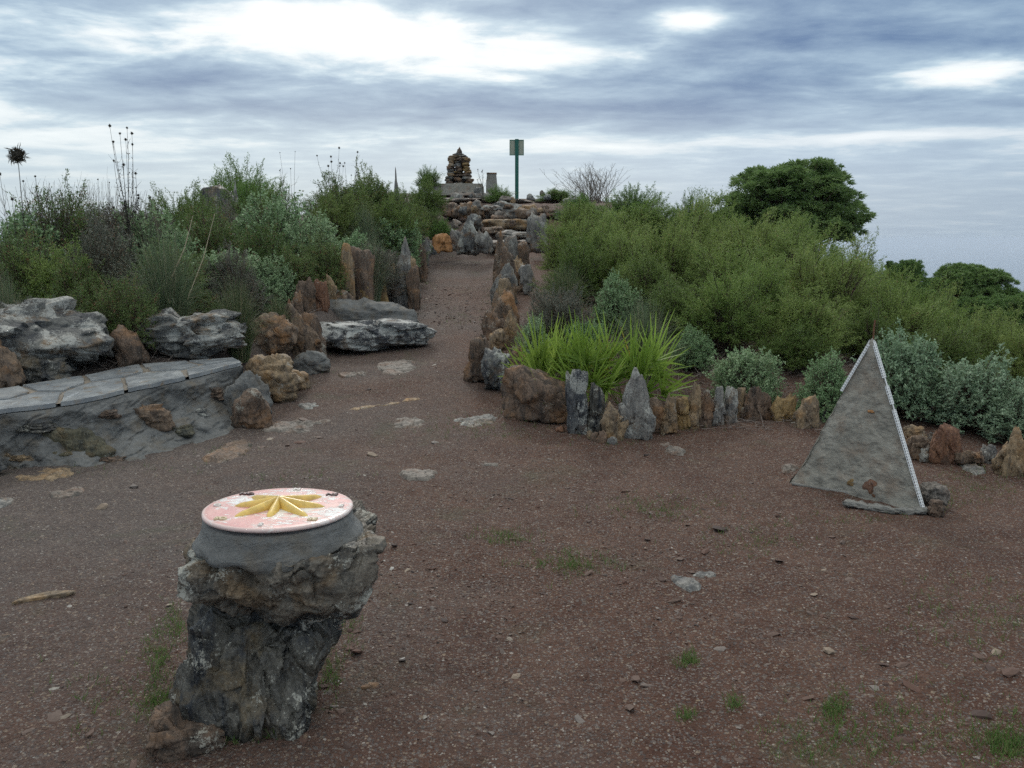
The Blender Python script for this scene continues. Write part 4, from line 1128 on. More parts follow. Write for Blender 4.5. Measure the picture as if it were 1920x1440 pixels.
def shrub_mesh(kind, seed):
    rg = np.random.default_rng(seed); lb = LB()
    # unit shrub: 1 m high, 1 m wide (radius .5)
    if kind in ('felt', 'felt_grey'):
        nt = 950; p, d = dome_tips(nt, rg, seed, .5, .26)
        p = p * np.array([.5, .5, 1]); nt = len(p)
        p[:, 2] = np.maximum(p[:, 2] - .12 * rg.random(nt), .04)
        up = d + np.array([0, 0, .5]); up /= np.linalg.norm(up, axis=1, keepdims=True)
        base = rg.normal(size=(nt, 3)) * np.array([.04, .04, .0])
        midp = p * np.array([.45, .45, .5]) + rg.normal(size=(nt, 3)) * .05
        lb.stems(base[::2], midp[::2], p[::2], .006, .0022, -1.0)
        for k in range(15):
            off = rg.uniform(-.09, .015, nt)[:, None]
            dd = up * .35 + rg.normal(size=(nt, 3)) * .75
            lb.leaves(p + up * off + rg.normal(size=(nt, 3)) * .006, dd, rg.uniform(.026, .046, nt), rg.uniform(.014, .022, nt), rg.uniform(0, 1, nt), rg)
    elif kind in ('feather', 'feather_dark', 'bright', 'heath', 'heath_grey'):
        heath = kind.startswith('heath')
        nt = 1300; p, d = dome_tips(nt, rg, seed, .45, .46)
        p = p * np.array([.5, .5, 1]); nt = len(p)
        up = d * 1.0 + np.array([0, 0, .35 if not heath else .7]) + rg.normal(size=(nt, 3)) * .4; up /= np.linalg.norm(up, axis=1, keepdims=True)
        base = rg.normal(size=(nt, 3)) * np.array([.05, .05, .0])
        midp = p * np.array([.5, .5, .5]) + rg.normal(size=(nt, 3)) * .05
        lb.stems(base[::3], midp[::3], p[::3], .006, .002, -1.0)
        ln = .13 if not heath else .12
        lb.stems(p - up * ln * .5, p + rg.normal(size=(nt, 3)) * .01, p + up * ln * .5, .0018, .0008, -1.0 if heath else .3, seg=2)
        m = 26 if not heath else 24
        tt = rg.uniform(0, 1, nt)
        for k in range(m):
            off = ln * (k / m - .5)
            dd = up * .6 + rg.normal(size=(nt, 3)) * .6
            lb.leaves(p + up * off + rg.normal(size=(nt, 3)) * .009, dd, rg.uniform(.018, .032, nt), .0075, np.clip(tt * .6 + rg.uniform(0, .4, nt), 0, 1), rg, .1)
    elif kind == 'pine':
        cl = 300
        cdn = rg.normal(size=(cl, 3)); cdn /= np.linalg.norm(cdn, axis=1, keepdims=True); cdn[:, 2] = np.where(cdn[:, 2] < -.55, -cdn[:, 2], cdn[:, 2])
        rr_ = rg.uniform(.2, 1, cl) ** .36 * (1 + .14 * fbm(cdn * 2.2 + seed, 3, seed))
        cp = cdn * rr_[:, None]; cp[:, 2] = .42 + cp[:, 2] * np.where(cp[:, 2] > 0, .52, .42)
        p = []; d = []
        for c_, n_ in zip(cp, cdn):
            m = 16; q = rg.normal(size=(m, 3)); q /= np.linalg.norm(q, axis=1, keepdims=True); q[:, 2] = np.abs(q[:, 2]) * .8 - .15
            p.append(c_ * np.array([.46, .46, 1.0]) + q * np.array([.075, .075, .075]) * rg.uniform(.6, 1.15)); d.append(q + n_ * .4)
        p = np.concatenate(p); d = np.concatenate(d); nt = len(p)
        lb.stems(cp * np.array([.10, .10, .30]), cp * np.array([.28, .28, .6]), cp * np.array([.46, .46, 1.0]), .008, .003, -1.0)
        tt = rg.uniform(0, 1, nt)
        for k in range(24):
            dd = d * .6 + rg.normal(size=(nt, 3)) * .6
            lb.leaves(p + rg.normal(size=(nt, 3)) * .008, dd, rg.uniform(.026, .044, nt), .0085, np.clip(tt * .7 + rg.uniform(0, .3, nt), 0, 1), rg, .05)
    elif kind in ('grass', 'grass_dark'):
        n = 1500
        a = rg.uniform(0, 2 * math.pi, n); rad = np.abs(rg.normal(size=n)) * .45
        dr = np.stack([np.cos(a), np.sin(a), 0 * a], -1)
        base = dr * rg.uniform(0, .14, n)[:, None]
        ln = rg.uniform(.45, 1.05, n)[:, None]
        spread = np.clip(rad, 0, .95)[:, None]
        tip = base + dr * spread * ln * .62 + np.array([0, 0, 1.0]) * ln * (1 - .42 * spread)
        mid = base + dr * spread * ln * .12 + np.array([0, 0, .62]) * ln
        tip[:, 2:] -= .15 * spread * ln
        lb.stems(base, mid, tip, .0024, .0005, rg.uniform(0, 1, n), seg=6)
    elif kind == 'palm':
        nf = 17
        for k in range(nf):
            az = rg.uniform(0, 2 * math.pi); tilt = rg.uniform(.05, 1.1)
            ax = np.array([math.cos(az) * math.sin(tilt), math.sin(az) * math.sin(tilt), math.cos(tilt)])
            L_ = rg.uniform(.28, .55)
            base = np.array([math.cos(az), math.sin(az), 0]) * .05
            hub = base + ax * L_
            lb.stems(base[None], (base + ax * L_ * .5 + [0, 0, .03])[None], hub[None], .006, .004, .3)
            side = np.cross(ax, rg.normal(size=3)); side /= np.linalg.norm(side)
            ns = 13; an = np.linspace(-1.35, 1.35, ns) + rg.normal(size=ns) * .04
            dirs = ax[None] * np.cos(an)[:, None] + side[None] * np.sin(an)[:, None]
            ll = rg.uniform(.42, .58) * (1 - .18 * np.abs(an))[:, None]
            H0 = np.repeat(hub[None], ns, 0)
            nz = np.cross(ax, side)
            tip = H0 + dirs * ll + nz * .02 * rg.normal(size=(ns, 1)) - np.array([0, 0, .05]) * rg.uniform(0, 1.2, (ns, 1))
            tn = np.clip(rg.uniform(0, .9) + rg.uniform(-.05, .1, ns), 0, 1)
            lb.stems(H0, H0 + dirs * ll * .55, tip,     .020, .002, tn, seg=4, flat=True)
    elif kind == 'twigs':
        n = 90; base = rg.normal(size=(n, 3)) * np.array([.12, .12, 0])
        d = rg.normal(size=(n, 3)) * np.array([.35, .35, 0]); tip = base + d + np.array([0, 0, 1]) * rg.uniform(.5, 1, (n, 1))
        mid = (base + tip) / 2 + rg.normal(size=(n, 3)) * .07
        lb.stems(base, mid, tip, .006, .002, rg.uniform(0, 1, n), seg=5)
        for k in range(6):
            s_ = rg.uniform(.4, .95, (n, 1)); q = (1 - s_) ** 2 * base + 2 * s_ * (1 - s_) * mid + s_ ** 2 * tip
            e_ = q + rg.normal(size=(n, 3)) * np.array([.07, .07, .03]) + np.array([0, 0, .10])
            lb.stems(q, (q + e_) / 2 + rg.normal(size=(n, 3)) * .015, e_, .0025, .001, rg.uniform(0, 1, n), seg=3)
    return lb

LIB = {}
MATOF = {k: L[k] for k in ('felt', 'felt_grey', 'feather', 'feather_dark', 'bright', 'heath', 'heath_grey', 'pine', 'grass', 'grass_dark', 'palm')}
MATOF['twigs'] = L['dry']
def lib(kind, i):
    nv = {'feather': 4, 'felt': 3}.get(kind, 2)
    key = (kind, i % nv)
    if key not in LIB: LIB[key] = shrub_mesh(kind, 50 + 13 * key[1] + len(kind)).mesh(kind + "_foliage", MATOF[kind])
    return LIB[key]
_pc = [0]
NAMES = {'felt': 'rockrose_shrub', 'felt_grey': 'saltbush_shrub', 'feather': 'feathery_bush', 'feather_dark': 'feathery_bush', 'bright': 'green_bush', 'heath': 'heath_shrub', 'heath_grey': 'dry_heath_shrub', 'grass': 'grass_tussock', 'grass_dark': 'grass_tussock', 'palm': 'dwarf_palm', 'twigs': 'bare_twig_bush', 'pine': 'pine_tree'}
CATS = {'felt': 'shrub', 'felt_grey': 'shrub', 'feather': 'bush', 'feather_dark': 'bush', 'bright': 'bush', 'heath': 'shrub', 'heath_grey': 'shrub', 'grass': 'grass tussock', 'grass_dark': 'grass tussock', 'palm': 'dwarf palm', 'twigs': 'bare bush', 'pine': 'pine tree'}
def plant(u0, u1, vt, y, kind, label, group=None, vb=None):
    _pc[0] += 1
    uc = (u0 + u1) / 2
    p = aty(uc, vt, y); w = (u1 - u0) / F * depth(p)
    gz = float(H(p[0], y))
    h = max(.15, p[2] - gz)
    o = bpy.data.objects.new(NAMES[kind], lib(kind, _pc[0])); COL.objects.link(o)
    if kind.startswith('grass'): w *= .95
    elif kind not in ('palm', 'twigs'): w = max(w, (1.0 if uc < 900 else .8) * h)
    if kind == 'palm': w *= .95
    k = 1.0
    o.location = (p[0], y, gz - .02); o.rotation_euler = (random.uniform(-.05, .05), random.uniform(-.05, .05), random.uniform(0, 6.28))
    sy = min(w, 1.3 * h + .3) if not kind.startswith('grass') else w
    o.scale = ((w + sy) / 2 * 1.02, (w + sy) / 2 * 1.02, h) if abs(w - sy) > .3 else (w * 1.02, w * 1.02, h)
    if kind == 'palm': o.scale = (w, w, h / .9)
    tag(o, label, CATS[kind], group)
    return o

def pine(u0, u1, vt, vbot, y, label, group=None):
    """pine with its own trunk, limbs and crown; crown spans vt..vbot"""
    _pc[0] += 1
    uc = (u0 + u1) / 2; p = aty(uc, vt, y); q = aty(uc, vbot, y)
    w = (u1 - u0) / F * depth(p); gz = float(H(p[0], y)); ch = p[2] - q[2]
    t = empty("pine_tree", (p[0], y, gz - .05), label, "pine tree", group, random.uniform(0, 6.28))
    c = bpy.data.objects.new("crown", lib('pine', _pc[0])); COL.objects.link(c); c.parent = t
    c.location = (0, 0, q[2] - gz); c.scale = (w, w, ch * 1.02)
    mb = MB(); cz = q[2] - gz
    mb.tube([[0, 0, -.3], [.03, .02, cz * .6], [-.02, .0, cz + ch * .3], [0, 0, cz + ch * .75]], [.11, .09, .06, .02], 8)
    for k in range(7):
        a = k * 2.4; z0 = cz + ch * (.05 + .08 * k)
        mb.tube([[0, 0, z0], [math.cos(a) * w * .15, math.sin(a) * w * .15, z0 + ch * .12], [math.cos(a) * w * .32, math.sin(a) * w * .32, z0 + ch * .25]], [.035, .025, .01], 5)
    mb.build("trunk", L['bark'], t)
    return t

GF = "feathery bushes massed on the right slope"
fl = "yellow green feathery bush in the thicket covering the right slope"
for (u0, u1, vt, y, k, lb) in [
 (1270, 1450, 500, 9.4, 'feather', "yellow green feathery bush in the front row behind the small silvery shrub"),
 (1430, 1600, 520, 9.2, 'feather', "yellow green feathery bush in the front row just left above the pyramid"),
 (1140, 1310, 455, 11, 'feather_dark', "dark green feathery bush behind the dwarf palms"),
 (1280, 1480, 440, 11.5, 'feather', fl), (1440, 1650, 452, 11.4, 'feather', fl), (1590, 1770, 515, 11, 'feather', fl),
 (1740, 1900, 575, 10.6, 'feather', "feathery bush above the big silvery shrub at the right"), (1860, 2020, 590, 10, 'feather', "feathery bush cut by the right edge of the picture"),
 (1000, 1140, 400, 15, 'feather', "feathery bush just right of the standing stone by the steps"), (1090, 1250, 383, 15, 'feather', fl), (1200, 1370, 372, 15, 'feather', fl),
 (1330, 1500, 385, 15, 'feather', fl), (1440, 1610, 420, 14.5, 'feather', fl), (1560, 1720, 470, 14, 'feather', fl), (1680, 1820, 530, 13.5, 'feather', fl),
 (1020, 1150, 440, 12.8, 'feather_dark', "dark feathery bush beside the top of the right path edge"), (1110, 1260, 425, 13, 'feather', fl), (1230, 1400, 415, 13, 'feather', fl),
 (1380, 1540, 402, 13, 'feather', fl), (1510, 1680, 462, 12.8, 'feather', fl), (1640, 1800, 520, 12.3, 'feather', fl),
 (1190, 1340, 520, 10, 'feather_dark', "dark low feathery bush in the gap behind the grey grass"),
 (1560, 1700, 560, 9.6, 'feather_dark', "dark feathery bush directly behind the pyramid tip"),
 (1690, 1850, 600, 9.2, 'feather_dark', "dark feathery bush behind the big silvery shrub"),
 (1420, 1560, 590, 8.8, 'feather_dark', "low dark feathery bush between two silvery shrubs"),
 (1110, 1300, 362, 18.5, 'feather', fl), (1260, 1420, 360, 18, 'feather', fl), (1400, 1560, 395, 18, 'feather', fl),
 (1040, 1140, 372, 19, 'feather', fl), (1780, 1960, 560, 13.0, 'feather', fl), (1520, 1680, 440, 16, 'feather', fl),
 (1350, 1500, 470, 10.4, 'feather', fl), (1180, 1320, 410, 12.0, 'feather', fl), (1480, 1620, 480, 12, 'feather', fl), (1620, 1760, 500, 13.2, 'feather', fl),
 (1700, 1850, 560, 11.4, 'feather', fl), (1820, 1960, 585, 11.2, 'feather_dark', fl), (1290, 1420, 385, 16.5, 'feather', fl), (1060, 1180, 400, 13.8, 'feather', fl), (1140, 1260, 470, 11.6, 'feather', fl)]:
    plant(u0, u1, vt, y, k, lb, GF)
for (u0, u1, vt, y, lb) in [
 (1120, 1260, 340, 20.5, "dark green rounded bush on the skyline right of the bare twigs"),
 (1240, 1345, 357, 20.5, "low green bush on the skyline left of the big pine"),
 (985, 1100, 350, 25, "green bush on the skyline right of the sign post"),
 (905, 965, 346, 24.8, "bright low green bush between pillar and sign post"),
 (1040, 1140, 358, 22, "green ground bush below the bare twigs"),
 (775, 830, 310, 27, "small round dark bush left of the cairn"),
 (800, 856, 405, 20.5, "bright green bush behind the bright orange boulder"),
 (762, 808, 430, 18.4, "small bright green bush left of the bright orange boulder")]:
    plant(u0, u1, vt, y, 'bright', lb, "green bushes near the summit")
pine(1352, 1622, 292, 482, 23, "big dark dome-shaped pine on the right skyline")
pine(1655, 1745, 482, 570, 21, "small pine peeping over the thicket right of the big pine", "pines on the lower right slope")
pine(1740, 1905, 488, 610, 22, "broad pine lower on the slope near the right edge", "pines on the lower right slope")
pine(1845, 2010, 545, 680, 18, "pine cut by the right edge of the picture", "pines on the lower right slope")
pine(1690, 1800, 535, 640, 19, "low pine between the small and the broad pine", "pines on the lower right slope")
pine(1790, 1890, 550, 640, 17, "low pine in front of the broad pine near the right edge", "pines on the lower right slope")
pine(1710, 1790, 515, 600, 24, "pale pine top behind the low pines at the right", "pines on the lower right slope")
plant(415, 480, 296, 24, "bright", "small bright green round tree on the left skyline above the brown mound")
plant(384, 428, 332, 22, "bright", "low green bush left of the small bright green round tree")
for (u0, u1, vt, y, k, lb) in [
 (1105, 1215, 495, 10.4, 'felt', "grey green round leaved shrub behind the dwarf palms"),
 (1325, 1475, 620, 7.9, 'felt', "silvery green shrub behind the middle of the bed stones"),
 (1495, 1620, 648, 7.4, 'felt', "silvery green shrub hugging the left side of the pyramid"),
 (1610, 1800, 592, 7.4, 'felt_grey', "big silvery shrub behind the right side of the pyramid"),
 (1730, 1930, 640, 7.1, 'felt_grey', "large silvery shrub near the right edge"),
 (1850, 2020, 690, 6.7, 'felt_grey', "silvery shrub cut by the right edge of the picture"),
 (1255, 1345, 600, 8.9, 'felt', "small silvery shrub in front of the dark gap"),
 (1060, 1140, 570, 8.9, 'felt', "small silvery sprig behind the left dwarf palm"),
 (965, 1050, 582, 8.8, 'felt', "small silvery sprig beside the path stones")]:
    plant(u0, u1, vt, y, k, lb, "silvery shrubs of the right bed")
for (u0, u1, vt, y, k, lb) in [
 (1000, 1130, 478, 10.6, 'grass_dark', "dark grey grass tussock near the path stones"),
 (1120, 1300, 545, 8.5, 'grass', "wiry grey grass tussock behind the right dwarf palm"),
 (970, 1070, 545, 9.6, 'grass', "low grass tussock left of the dark grey one")]:
    plant(u0, u1, vt, y, k, lb, "grass tussocks of the right bed")
plant(1030, 1080, 512, 9.3, 'heath_grey', "purplish dead shrub behind the dwarf palms")
for (u0, u1, vt, y, lb) in [
 (950, 1100, 588, 7.75, "bright green dwarf palm nearest the path, left of three"),
 (1030, 1180, 592, 7.5, "bright green dwarf palm with yellow fronds, middle of three"),
 (1105, 1262, 586, 7.6, "bright green dwarf palm behind the tall pointed stone, right of three")]:
    plant(u0, u1, vt, y, 'palm', lb, "dwarf palms in the bed corner")
plant(1066, 1165, 308, 25, 'twigs', "leafless grey twig bush on the skyline right of the sign")

# left bank
for (u0, u1, vt, y, k, lb) in [
 (435, 580, 345, 13, 'felt', "large grey green shrub in the middle of the left bank"),
 (520, 650, 385, 12.6, 'felt', "grey green shrub right of the large one on the left bank"),
 (680, 785, 380, 15.6, 'felt', "round grey green shrub above the tall ragged stone"),
 (210, 345, 375, 11, 'felt', "grey green shrub behind the big grass tussock"),
 (610, 700, 420, 12.9, 'felt', "grey green shrub above the slender tan stone"),
 (385, 445, 428, 10.6, 'felt', "little pale green shrub right of the big tussock"),
 (465, 540, 468, 10.8, 'felt', "small shrub with pale leaves left of the dark heath"),
 (-30, 90, 372, 10, 'felt', "grey green shrub at the left edge under the thistles"),
 (330, 440, 390, 13.5, 'felt', "grey green shrub below the brown mound")]:
    plant(u0, u1, vt, y, k, lb, "grey green shrubs of the left bank")
for (u0, u1, vt, y, k, lb) in [
 (545, 720, 318, 17, 'heath', "dark green heath shrub on the skyline left of the summit"),
 (630, 765, 306, 17.6, 'feather_dark', "dense dark green shrub on the skyline, highest of the left bank"),
 (690, 765, 335, 17.2, 'heath', "dark shrub nearest the stone steps on the left bank"),
 (430, 560, 415, 11.6, 'heath', "dark rusty heath shrub below the large grey green shrub"),
 (540, 670, 432, 11.8, 'heath', "dark heath shrub behind the square slabs"),
 (330, 460, 385, 12, 'heath', "dark heath shrub right of the tall dry stalks"),
 (640, 760, 440, 13, 'heath_grey', "grey twiggy shrub behind the ragged stone"),
 (50, 180, 352, 10.6, 'heath', "dark green twiggy shrub under the left skyline"),
 (150, 275, 350, 11.2, 'heath_grey', "grey twiggy shrub under the tall dry stalks"),
 (-40, 80, 420, 8.8, 'heath', "dark shrub at the left edge"),
 (65, 155, 440, 8.8, 'feather', "yellowish feathery shrub on the left bank"),
 (140, 240, 425, 9.2, 'heath_grey', "grey dry shrub right of the yellowish one"),
 (50, 200, 530, 7.9, 'heath', "low heath shrub above the huge lichened boulder"),
 (170, 300, 515, 8.1, 'heath', "low green shrub above the gap between the boulders"),
 (270, 400, 348, 15, 'feather_dark', "green shrub on the skyline left of the brown mound"),
 (440, 560, 335, 17, 'feather_dark', "green shrub behind the large grey green one"),
 (-30, 60, 530, 7.7, 'heath_grey', "low grey shrub above the left end of the bench"),
 (380, 480, 470, 10.2, 'heath_grey', "dry brown shrub behind the right tussock"),
 (240, 360, 440, 9.8, 'heath', "dark green shrub behind the big tussock"),
 (715, 782, 425, 16.2, 'heath', "dark shrub above the low blue grey boulder"),
 (0, 130, 395, 12, 'heath', "dark shrub behind the left edge thistles"),
 (420, 520, 328, 20.5, 'bright', "green shrub at the foot of the small round skyline tree"),
 (255, 350, 378, 13.5, 'heath', "dark shrub on the skyline right of the tall dry thistle"),
 (330, 420, 368, 16.5, 'heath', "dark green shrub left of the brown mound"),
 (395, 485, 350, 15.6, 'heath', "dark shrub hiding the foot of the pale pointed skyline stone"),
 (390, 470, 392, 14.5, 'heath_grey', "brown twiggy shrub in front of the brown mound"),
 (90, 210, 388, 12.5, 'feather_dark', "green shrub under the wispy stalks on the left bank"),
 (190, 300, 400, 12.2, 'heath', "dark shrub below the tall dry thistle"),
 (590, 700, 345, 15.5, 'feather_dark', "green shrub below the dark seed stalks"),
 (680, 762, 350, 15.8, 'feather_dark', "green shrub above the round grey green shrub"),
 (280, 380, 470, 9.6, 'heath', "olive low shrub behind the right side of the big tussock"),
 (110, 190, 480, 8.6, 'heath', "olive low shrub below the yellowish feathery shrub"),
 (500, 600, 455, 11.2, 'heath', "dark olive shrub left of the slender tan stone"),
 (755, 835, 328, 22, 'feather_dark', "dense green shrub below and left of the cairn platform"),
 (775, 835, 385, 20.8, 'heath', "dark shrub just behind the bright orange boulder"),
 (745, 800, 372, 19.5, 'feather_dark', "green shrub between the skyline shrubs and the steps")]:
    plant(u0, u1, vt, y, k, lb, "dark shrubs of the left bank")
for (u0, u1, vt, y, k, lb) in [
 (205, 410, 415, 8.7, 'grass', "big grey green grass tussock behind the humped boulder"),
 (370, 510, 500, 8.5, 'grass_dark', "dark grass tussock right of the big one"),
 (-50, 60, 490, 7.9, 'grass', "grass tussock at the left edge"),
 (635, 750, 432, 12.6, 'grass', "fine grass tussock behind the tall wide slab"),
 (480, 560, 540, 9.2, 'grass_dark', "small grass tussock behind the boulder with the orange face"),
 (640, 730, 372, 15, 'grass', "pale grass tussock high on the left bank")]:
    plant(u0, u1, vt, y, k, lb, "grass tussocks of the left bank")
blob("rocky_mound", 372, 452, 336, 400, 'brown', "dark rocky mound on the left skyline", .8, "rock", 'n', 4, 2.4) if False else None
pm = aty(412, 347, 18.0); gz = float(H(pm[0], 18.0))
put_rock("rocky_mound", (pm[0], 18.0, gz - .1), rock_geo(1.5, 1.2, pm[2] - gz + .12, 'round', 0, 2.1, 12, 1, 'n', 5, taper=.45), 'dark', "brown rocky mound on the left skyline under the small round tree", "rock")
for (uu, vt, y_, lb) in [(438, 336, 17.2, "pale pointed stone on the left skyline by the brown mound"), (742, 312, 19, "pointed stone poking out of the dark skyline shrubs")]:
    pm = aty(uu, vt, y_); gz = float(H(pm[0], y_))
    put_rock("standing_stone", (pm[0], y_, gz), rock_geo(.20, .2, pm[2] - gz, 'point', 0, 2.6, 7, 1, 'z', 4), 'grey', lb, "stone")

def stalks(u, vt, y, n, label, spread=.18, head='ball', hs=.014, hfac=.45, leafy=True):
    """tall dry flower stalks with seed heads"""
    p = aty(u, vt, y); gz = float(H(p[0], y)); h = p[2] - gz
    rg = np.random.default_rng(int(u * 7 + vt)); root = empty("dry_thistle", (p[0], y, gz), label, "thistle", "dry thistles on the left bank")
    lb = LB()
    base = rg.normal(size=(n, 3)) * np.array([.02, .02, 0])
    a = rg.uniform(0, 6.28, n); s_ = np.sqrt(rg.uniform(0, 1, n)) * spread
    tip = np.stack([np.cos(a) * s_, np.sin(a) * s_, h * (1 - hfac * rg.uniform(0, 1, n))], -1); tip[0, 2] = h
    if n > 5:
        lb.stems(base[:3], base[:3] + [.01, .0, h * .25], base[:3] * .3 + [0, 0, h * .55], .006, .004, .4)
        base = np.stack([rg.normal(size=n) * .01, rg.normal(size=n) * .01, h * rg.uniform(.25, .58, n)], -1)
        tip[:, 2] = np.maximum(tip[:, 2], base[:, 2] + .12 * h)
    mid = tip * np.array([.25, .25, .55]) + rg.normal(size=(n, 3)) * .015
    mid = np.where(n > 5, base * .4 + tip * .6 + np.stack([tip[:, 0] * .25, tip[:, 1] * .25, -0.1 * (tip[:, 2] - base[:, 2])], -1) + rg.normal(size=(n, 3)) * .012, mid)
    mid2 = mid if n > 5 else np.stack([tip[:, 0], tip[:, 1], tip[:, 2] * .75], -1) * .5 + mid * .5
    lb.stems(base, mid2, tip, .0045, .002, rg.uniform(0, 1, n), seg=6)
    # side twigs
    for k in range(3):
        t = rg.uniform(.35, .8, (n, 1)); q = (1 - t) ** 2 * base + 2 * t * (1 - t) * mid2 + t * t * tip
        lb.stems(q, q + rg.normal(size=(n, 3)) * .03 + [0, 0, .03], q + rg.normal(size=(n, 3)) * .05 + [0, 0, .08], .0025, .0012, .5, seg=2)
    if leafy:
        m = n * 14; t = rg.uniform(.2, .75, (m, 1)); kx = rg.integers(0, n, m)
        q = (1 - t) ** 2 * base[kx] + 2 * t * (1 - t) * mid2[kx] + t * t * tip[kx]
        lb.leaves(q, rg.normal(size=(m, 3)) + [0, 0, .4], rg.uniform(.02, .045, m), .010, rg.uniform(0, 1, m), rg)
    st = mesh_obj("stalks", np.concatenate(lb.P), np.concatenate(lb.F), L['thistle'], root, False, np.concatenate(lb.T))
    hv, hf = ico(2); lb = LB()
    lb.add(hv * np.array([hs, hs, hs * 1.15]), hf, np.full(len(hv), .2))
    lb.leaves(np.zeros((16, 3)), rg.normal(size=(16, 3)) + [0, 0, .3], hs * 1.9, hs * .4, .5, rg)
    if head == 'shaggy':
        lb.leaves(rg.normal(size=(160, 3)) * hs * .55, rg.normal(size=(160, 3)) + [0, 0, .5], hs * 1.5, hs * .22, .7, rg)
    if n == 1: return
    me = None
    for k in range(n):
        o = mesh_obj("seed_head", np.concatenate(lb.P), np.concatenate(lb.F), L['thistle'], root, False, np.concatenate(lb.T), me)
        me = o.data; o.location = tuple(tip[k]); q_ = rg.uniform(.8, 1.3); o.scale = (q_, q_, q_); o.rotation_euler = (0, 0, rg.uniform(0, 6))
stalks(228, 238, 10.4, 17, "tall dry thistle with many round seed heads against the sky", .17, hs=.013, hfac=.5)
stalks(33, 292, 9.6, 2, "dry thistle with a big shaggy double head at the far left", .02, hs=.055, hfac=.03, head='shaggy')
stalks(10, 325, 9.4, 9, "low cluster of dry thistles at the left edge", .28, hs=.013, hfac=.6)
stalks(72, 328, 9.9, 8, "cluster of dry thistles left of the tall one", .30, hs=.012, hfac=.6)
stalks(120, 345, 10.2, 8, "thin dry stalks between the left thistles", .35, hs=.006, hfac=.7)
for q_ in ((20, 130, 335, 10.5, "bare twigs among the left thistles"), (110, 200, 330, 10.8, "bare grey twigs left of the tall dry thistle"), (160, 270, 350, 11.5, "bare twigs around the foot of the tall dry thistle")): plant(q_[0], q_[1], q_[2], q_[3], 'twigs', q_[4], "bare twigs on the left bank")
stalks(170, 335, 10.4, 7, "wispy dry stalks just left of the tall thistle", .35, hs=.006, hfac=.7)
stalks(268, 352, 10.8, 8, "short dry stalks right of the tall thistle", .25, hs=.009)
stalks(620, 277, 17.0, 9, "dark seed stalks on the skyline above the dense shrub", .30, hs=.015, hfac=.3)
stalks(655, 283, 17.2, 6, "second bunch of dark seed stalks on the skyline", .25, hs=.014, hfac=.3)
stalks(542, 283, 16, 5, "thin upright dry grass stalks on the skyline", .25, hs=.008, hfac=.3, leafy=False)
stalks(905, 318, 25.5, 6, "sparse dark plant beside the survey pillar", .2, hs=.015, hfac=.4)
stalks(1648, 578, 7.9, 1, "single bare stalk rising behind the pyramid tip", .0, hs=.004, hfac=0, leafy=False)

# ------------------------------------------------------------------ gravel, litter, grass
for k_, (ua, va, ub, vb_) in enumerate([(362, 404, 322, 520), (403, 400, 352, 560)]):
    A_, B_ = aty(ub, vb_, 8.6), aty(ua, va, 8.9)
    mb = MB(); mb.tube([A_ * 0, (B_ - A_) * .5 + [.02, 0, -.02], B_ - A_], [.006, .005, .003], 5, .9)
    rgs = np.random.default_rng(k_); 
    o = mb.build("straw_stalk", L['grass']); o.location = tuple(A_)
    tag(o, ["pale leaning straw stalk rising from the big grass tussock, left one", "pale leaning straw stalk right of the big grass tussock, longer one"][k_], "straw stalk", "pale straw stalks")
def scatter_mesh(name, pos, size, rg, mat, tint, flat=.45, label=None, octa=False):
    # irregular 10-vertex chips
    n = len(pos)
    tv, tf = ico(1)
    if octa: tv, tf = np.array([[1, 0, 0], [0, 1, 0], [-1, 0, 0], [0, -1, 0], [0, 0, 1.0]]), np.array([[0, 1, 4], [1, 2, 4], [2, 3, 4], [3, 0, 4]])
    nv = len(tv)
    v = np.repeat(tv[None], n, 0) * rg.uniform(.55, 1.25, (n, nv, 1))
    ax = np.stack([rg.uniform(.6, 1.5, n), rg.uniform(.4, 1.0, n), rg.uniform(.18, .55, n) * flat * 2], -1)
    v = v * ax[:, None] * size[:, None, None] * .5
    th = rg.uniform(0, 6.28, n); c, s_ = np.cos(th), np.sin(th)
    tl = rg.normal(size=n) * .22
    x = v[..., 0] * c[:, None] - v[..., 1] * s_[:, None]; y = v[..., 0] * s_[:, None] + v[..., 1] * c[:, None]; z = v[..., 2] + tl[:, None] * v[..., 0]
    v = np.stack([x, y, z], -1) + pos[:, None]
    f = (tf[None] + (np.arange(n) * nv)[:, None, None]).reshape(-1, 3)
    return mesh_obj(name, v.reshape(-1, 3), f, mat, None, False, np.repeat(tint, nv))
def gravel_mat():
    m, nt, out = nmat("gravel_chips"); t = NT(nt)
    at = t.n("ShaderNodeAttribute", attribute_name="tint").outputs["Fac"]
    g = t.n("ShaderNodeNewGeometry").outputs["Position"]
    c = t.ramp(at, [(0.0, (.042, .030, .027)), (.3, (.098, .050, .036)), (.55, (.118, .078, .062)), (.80, (.175, .150, .136)), (.86, (.25, .19, .14)), (.97, (.28, .26, .23)), (1.0, (.42, .40, .37))])
    c = t.mix(.5, c, t.ramp(t.noise(g, 120, 3), [(.3, .65), (.7, 1.3)]), 'MULTIPLY')
    nt.links.new(t.pbsdf(c, .75, None, .35), out.inputs[0]); return m
GM = gravel_mat()
rg = np.random.default_rng(3)
NP = 120000
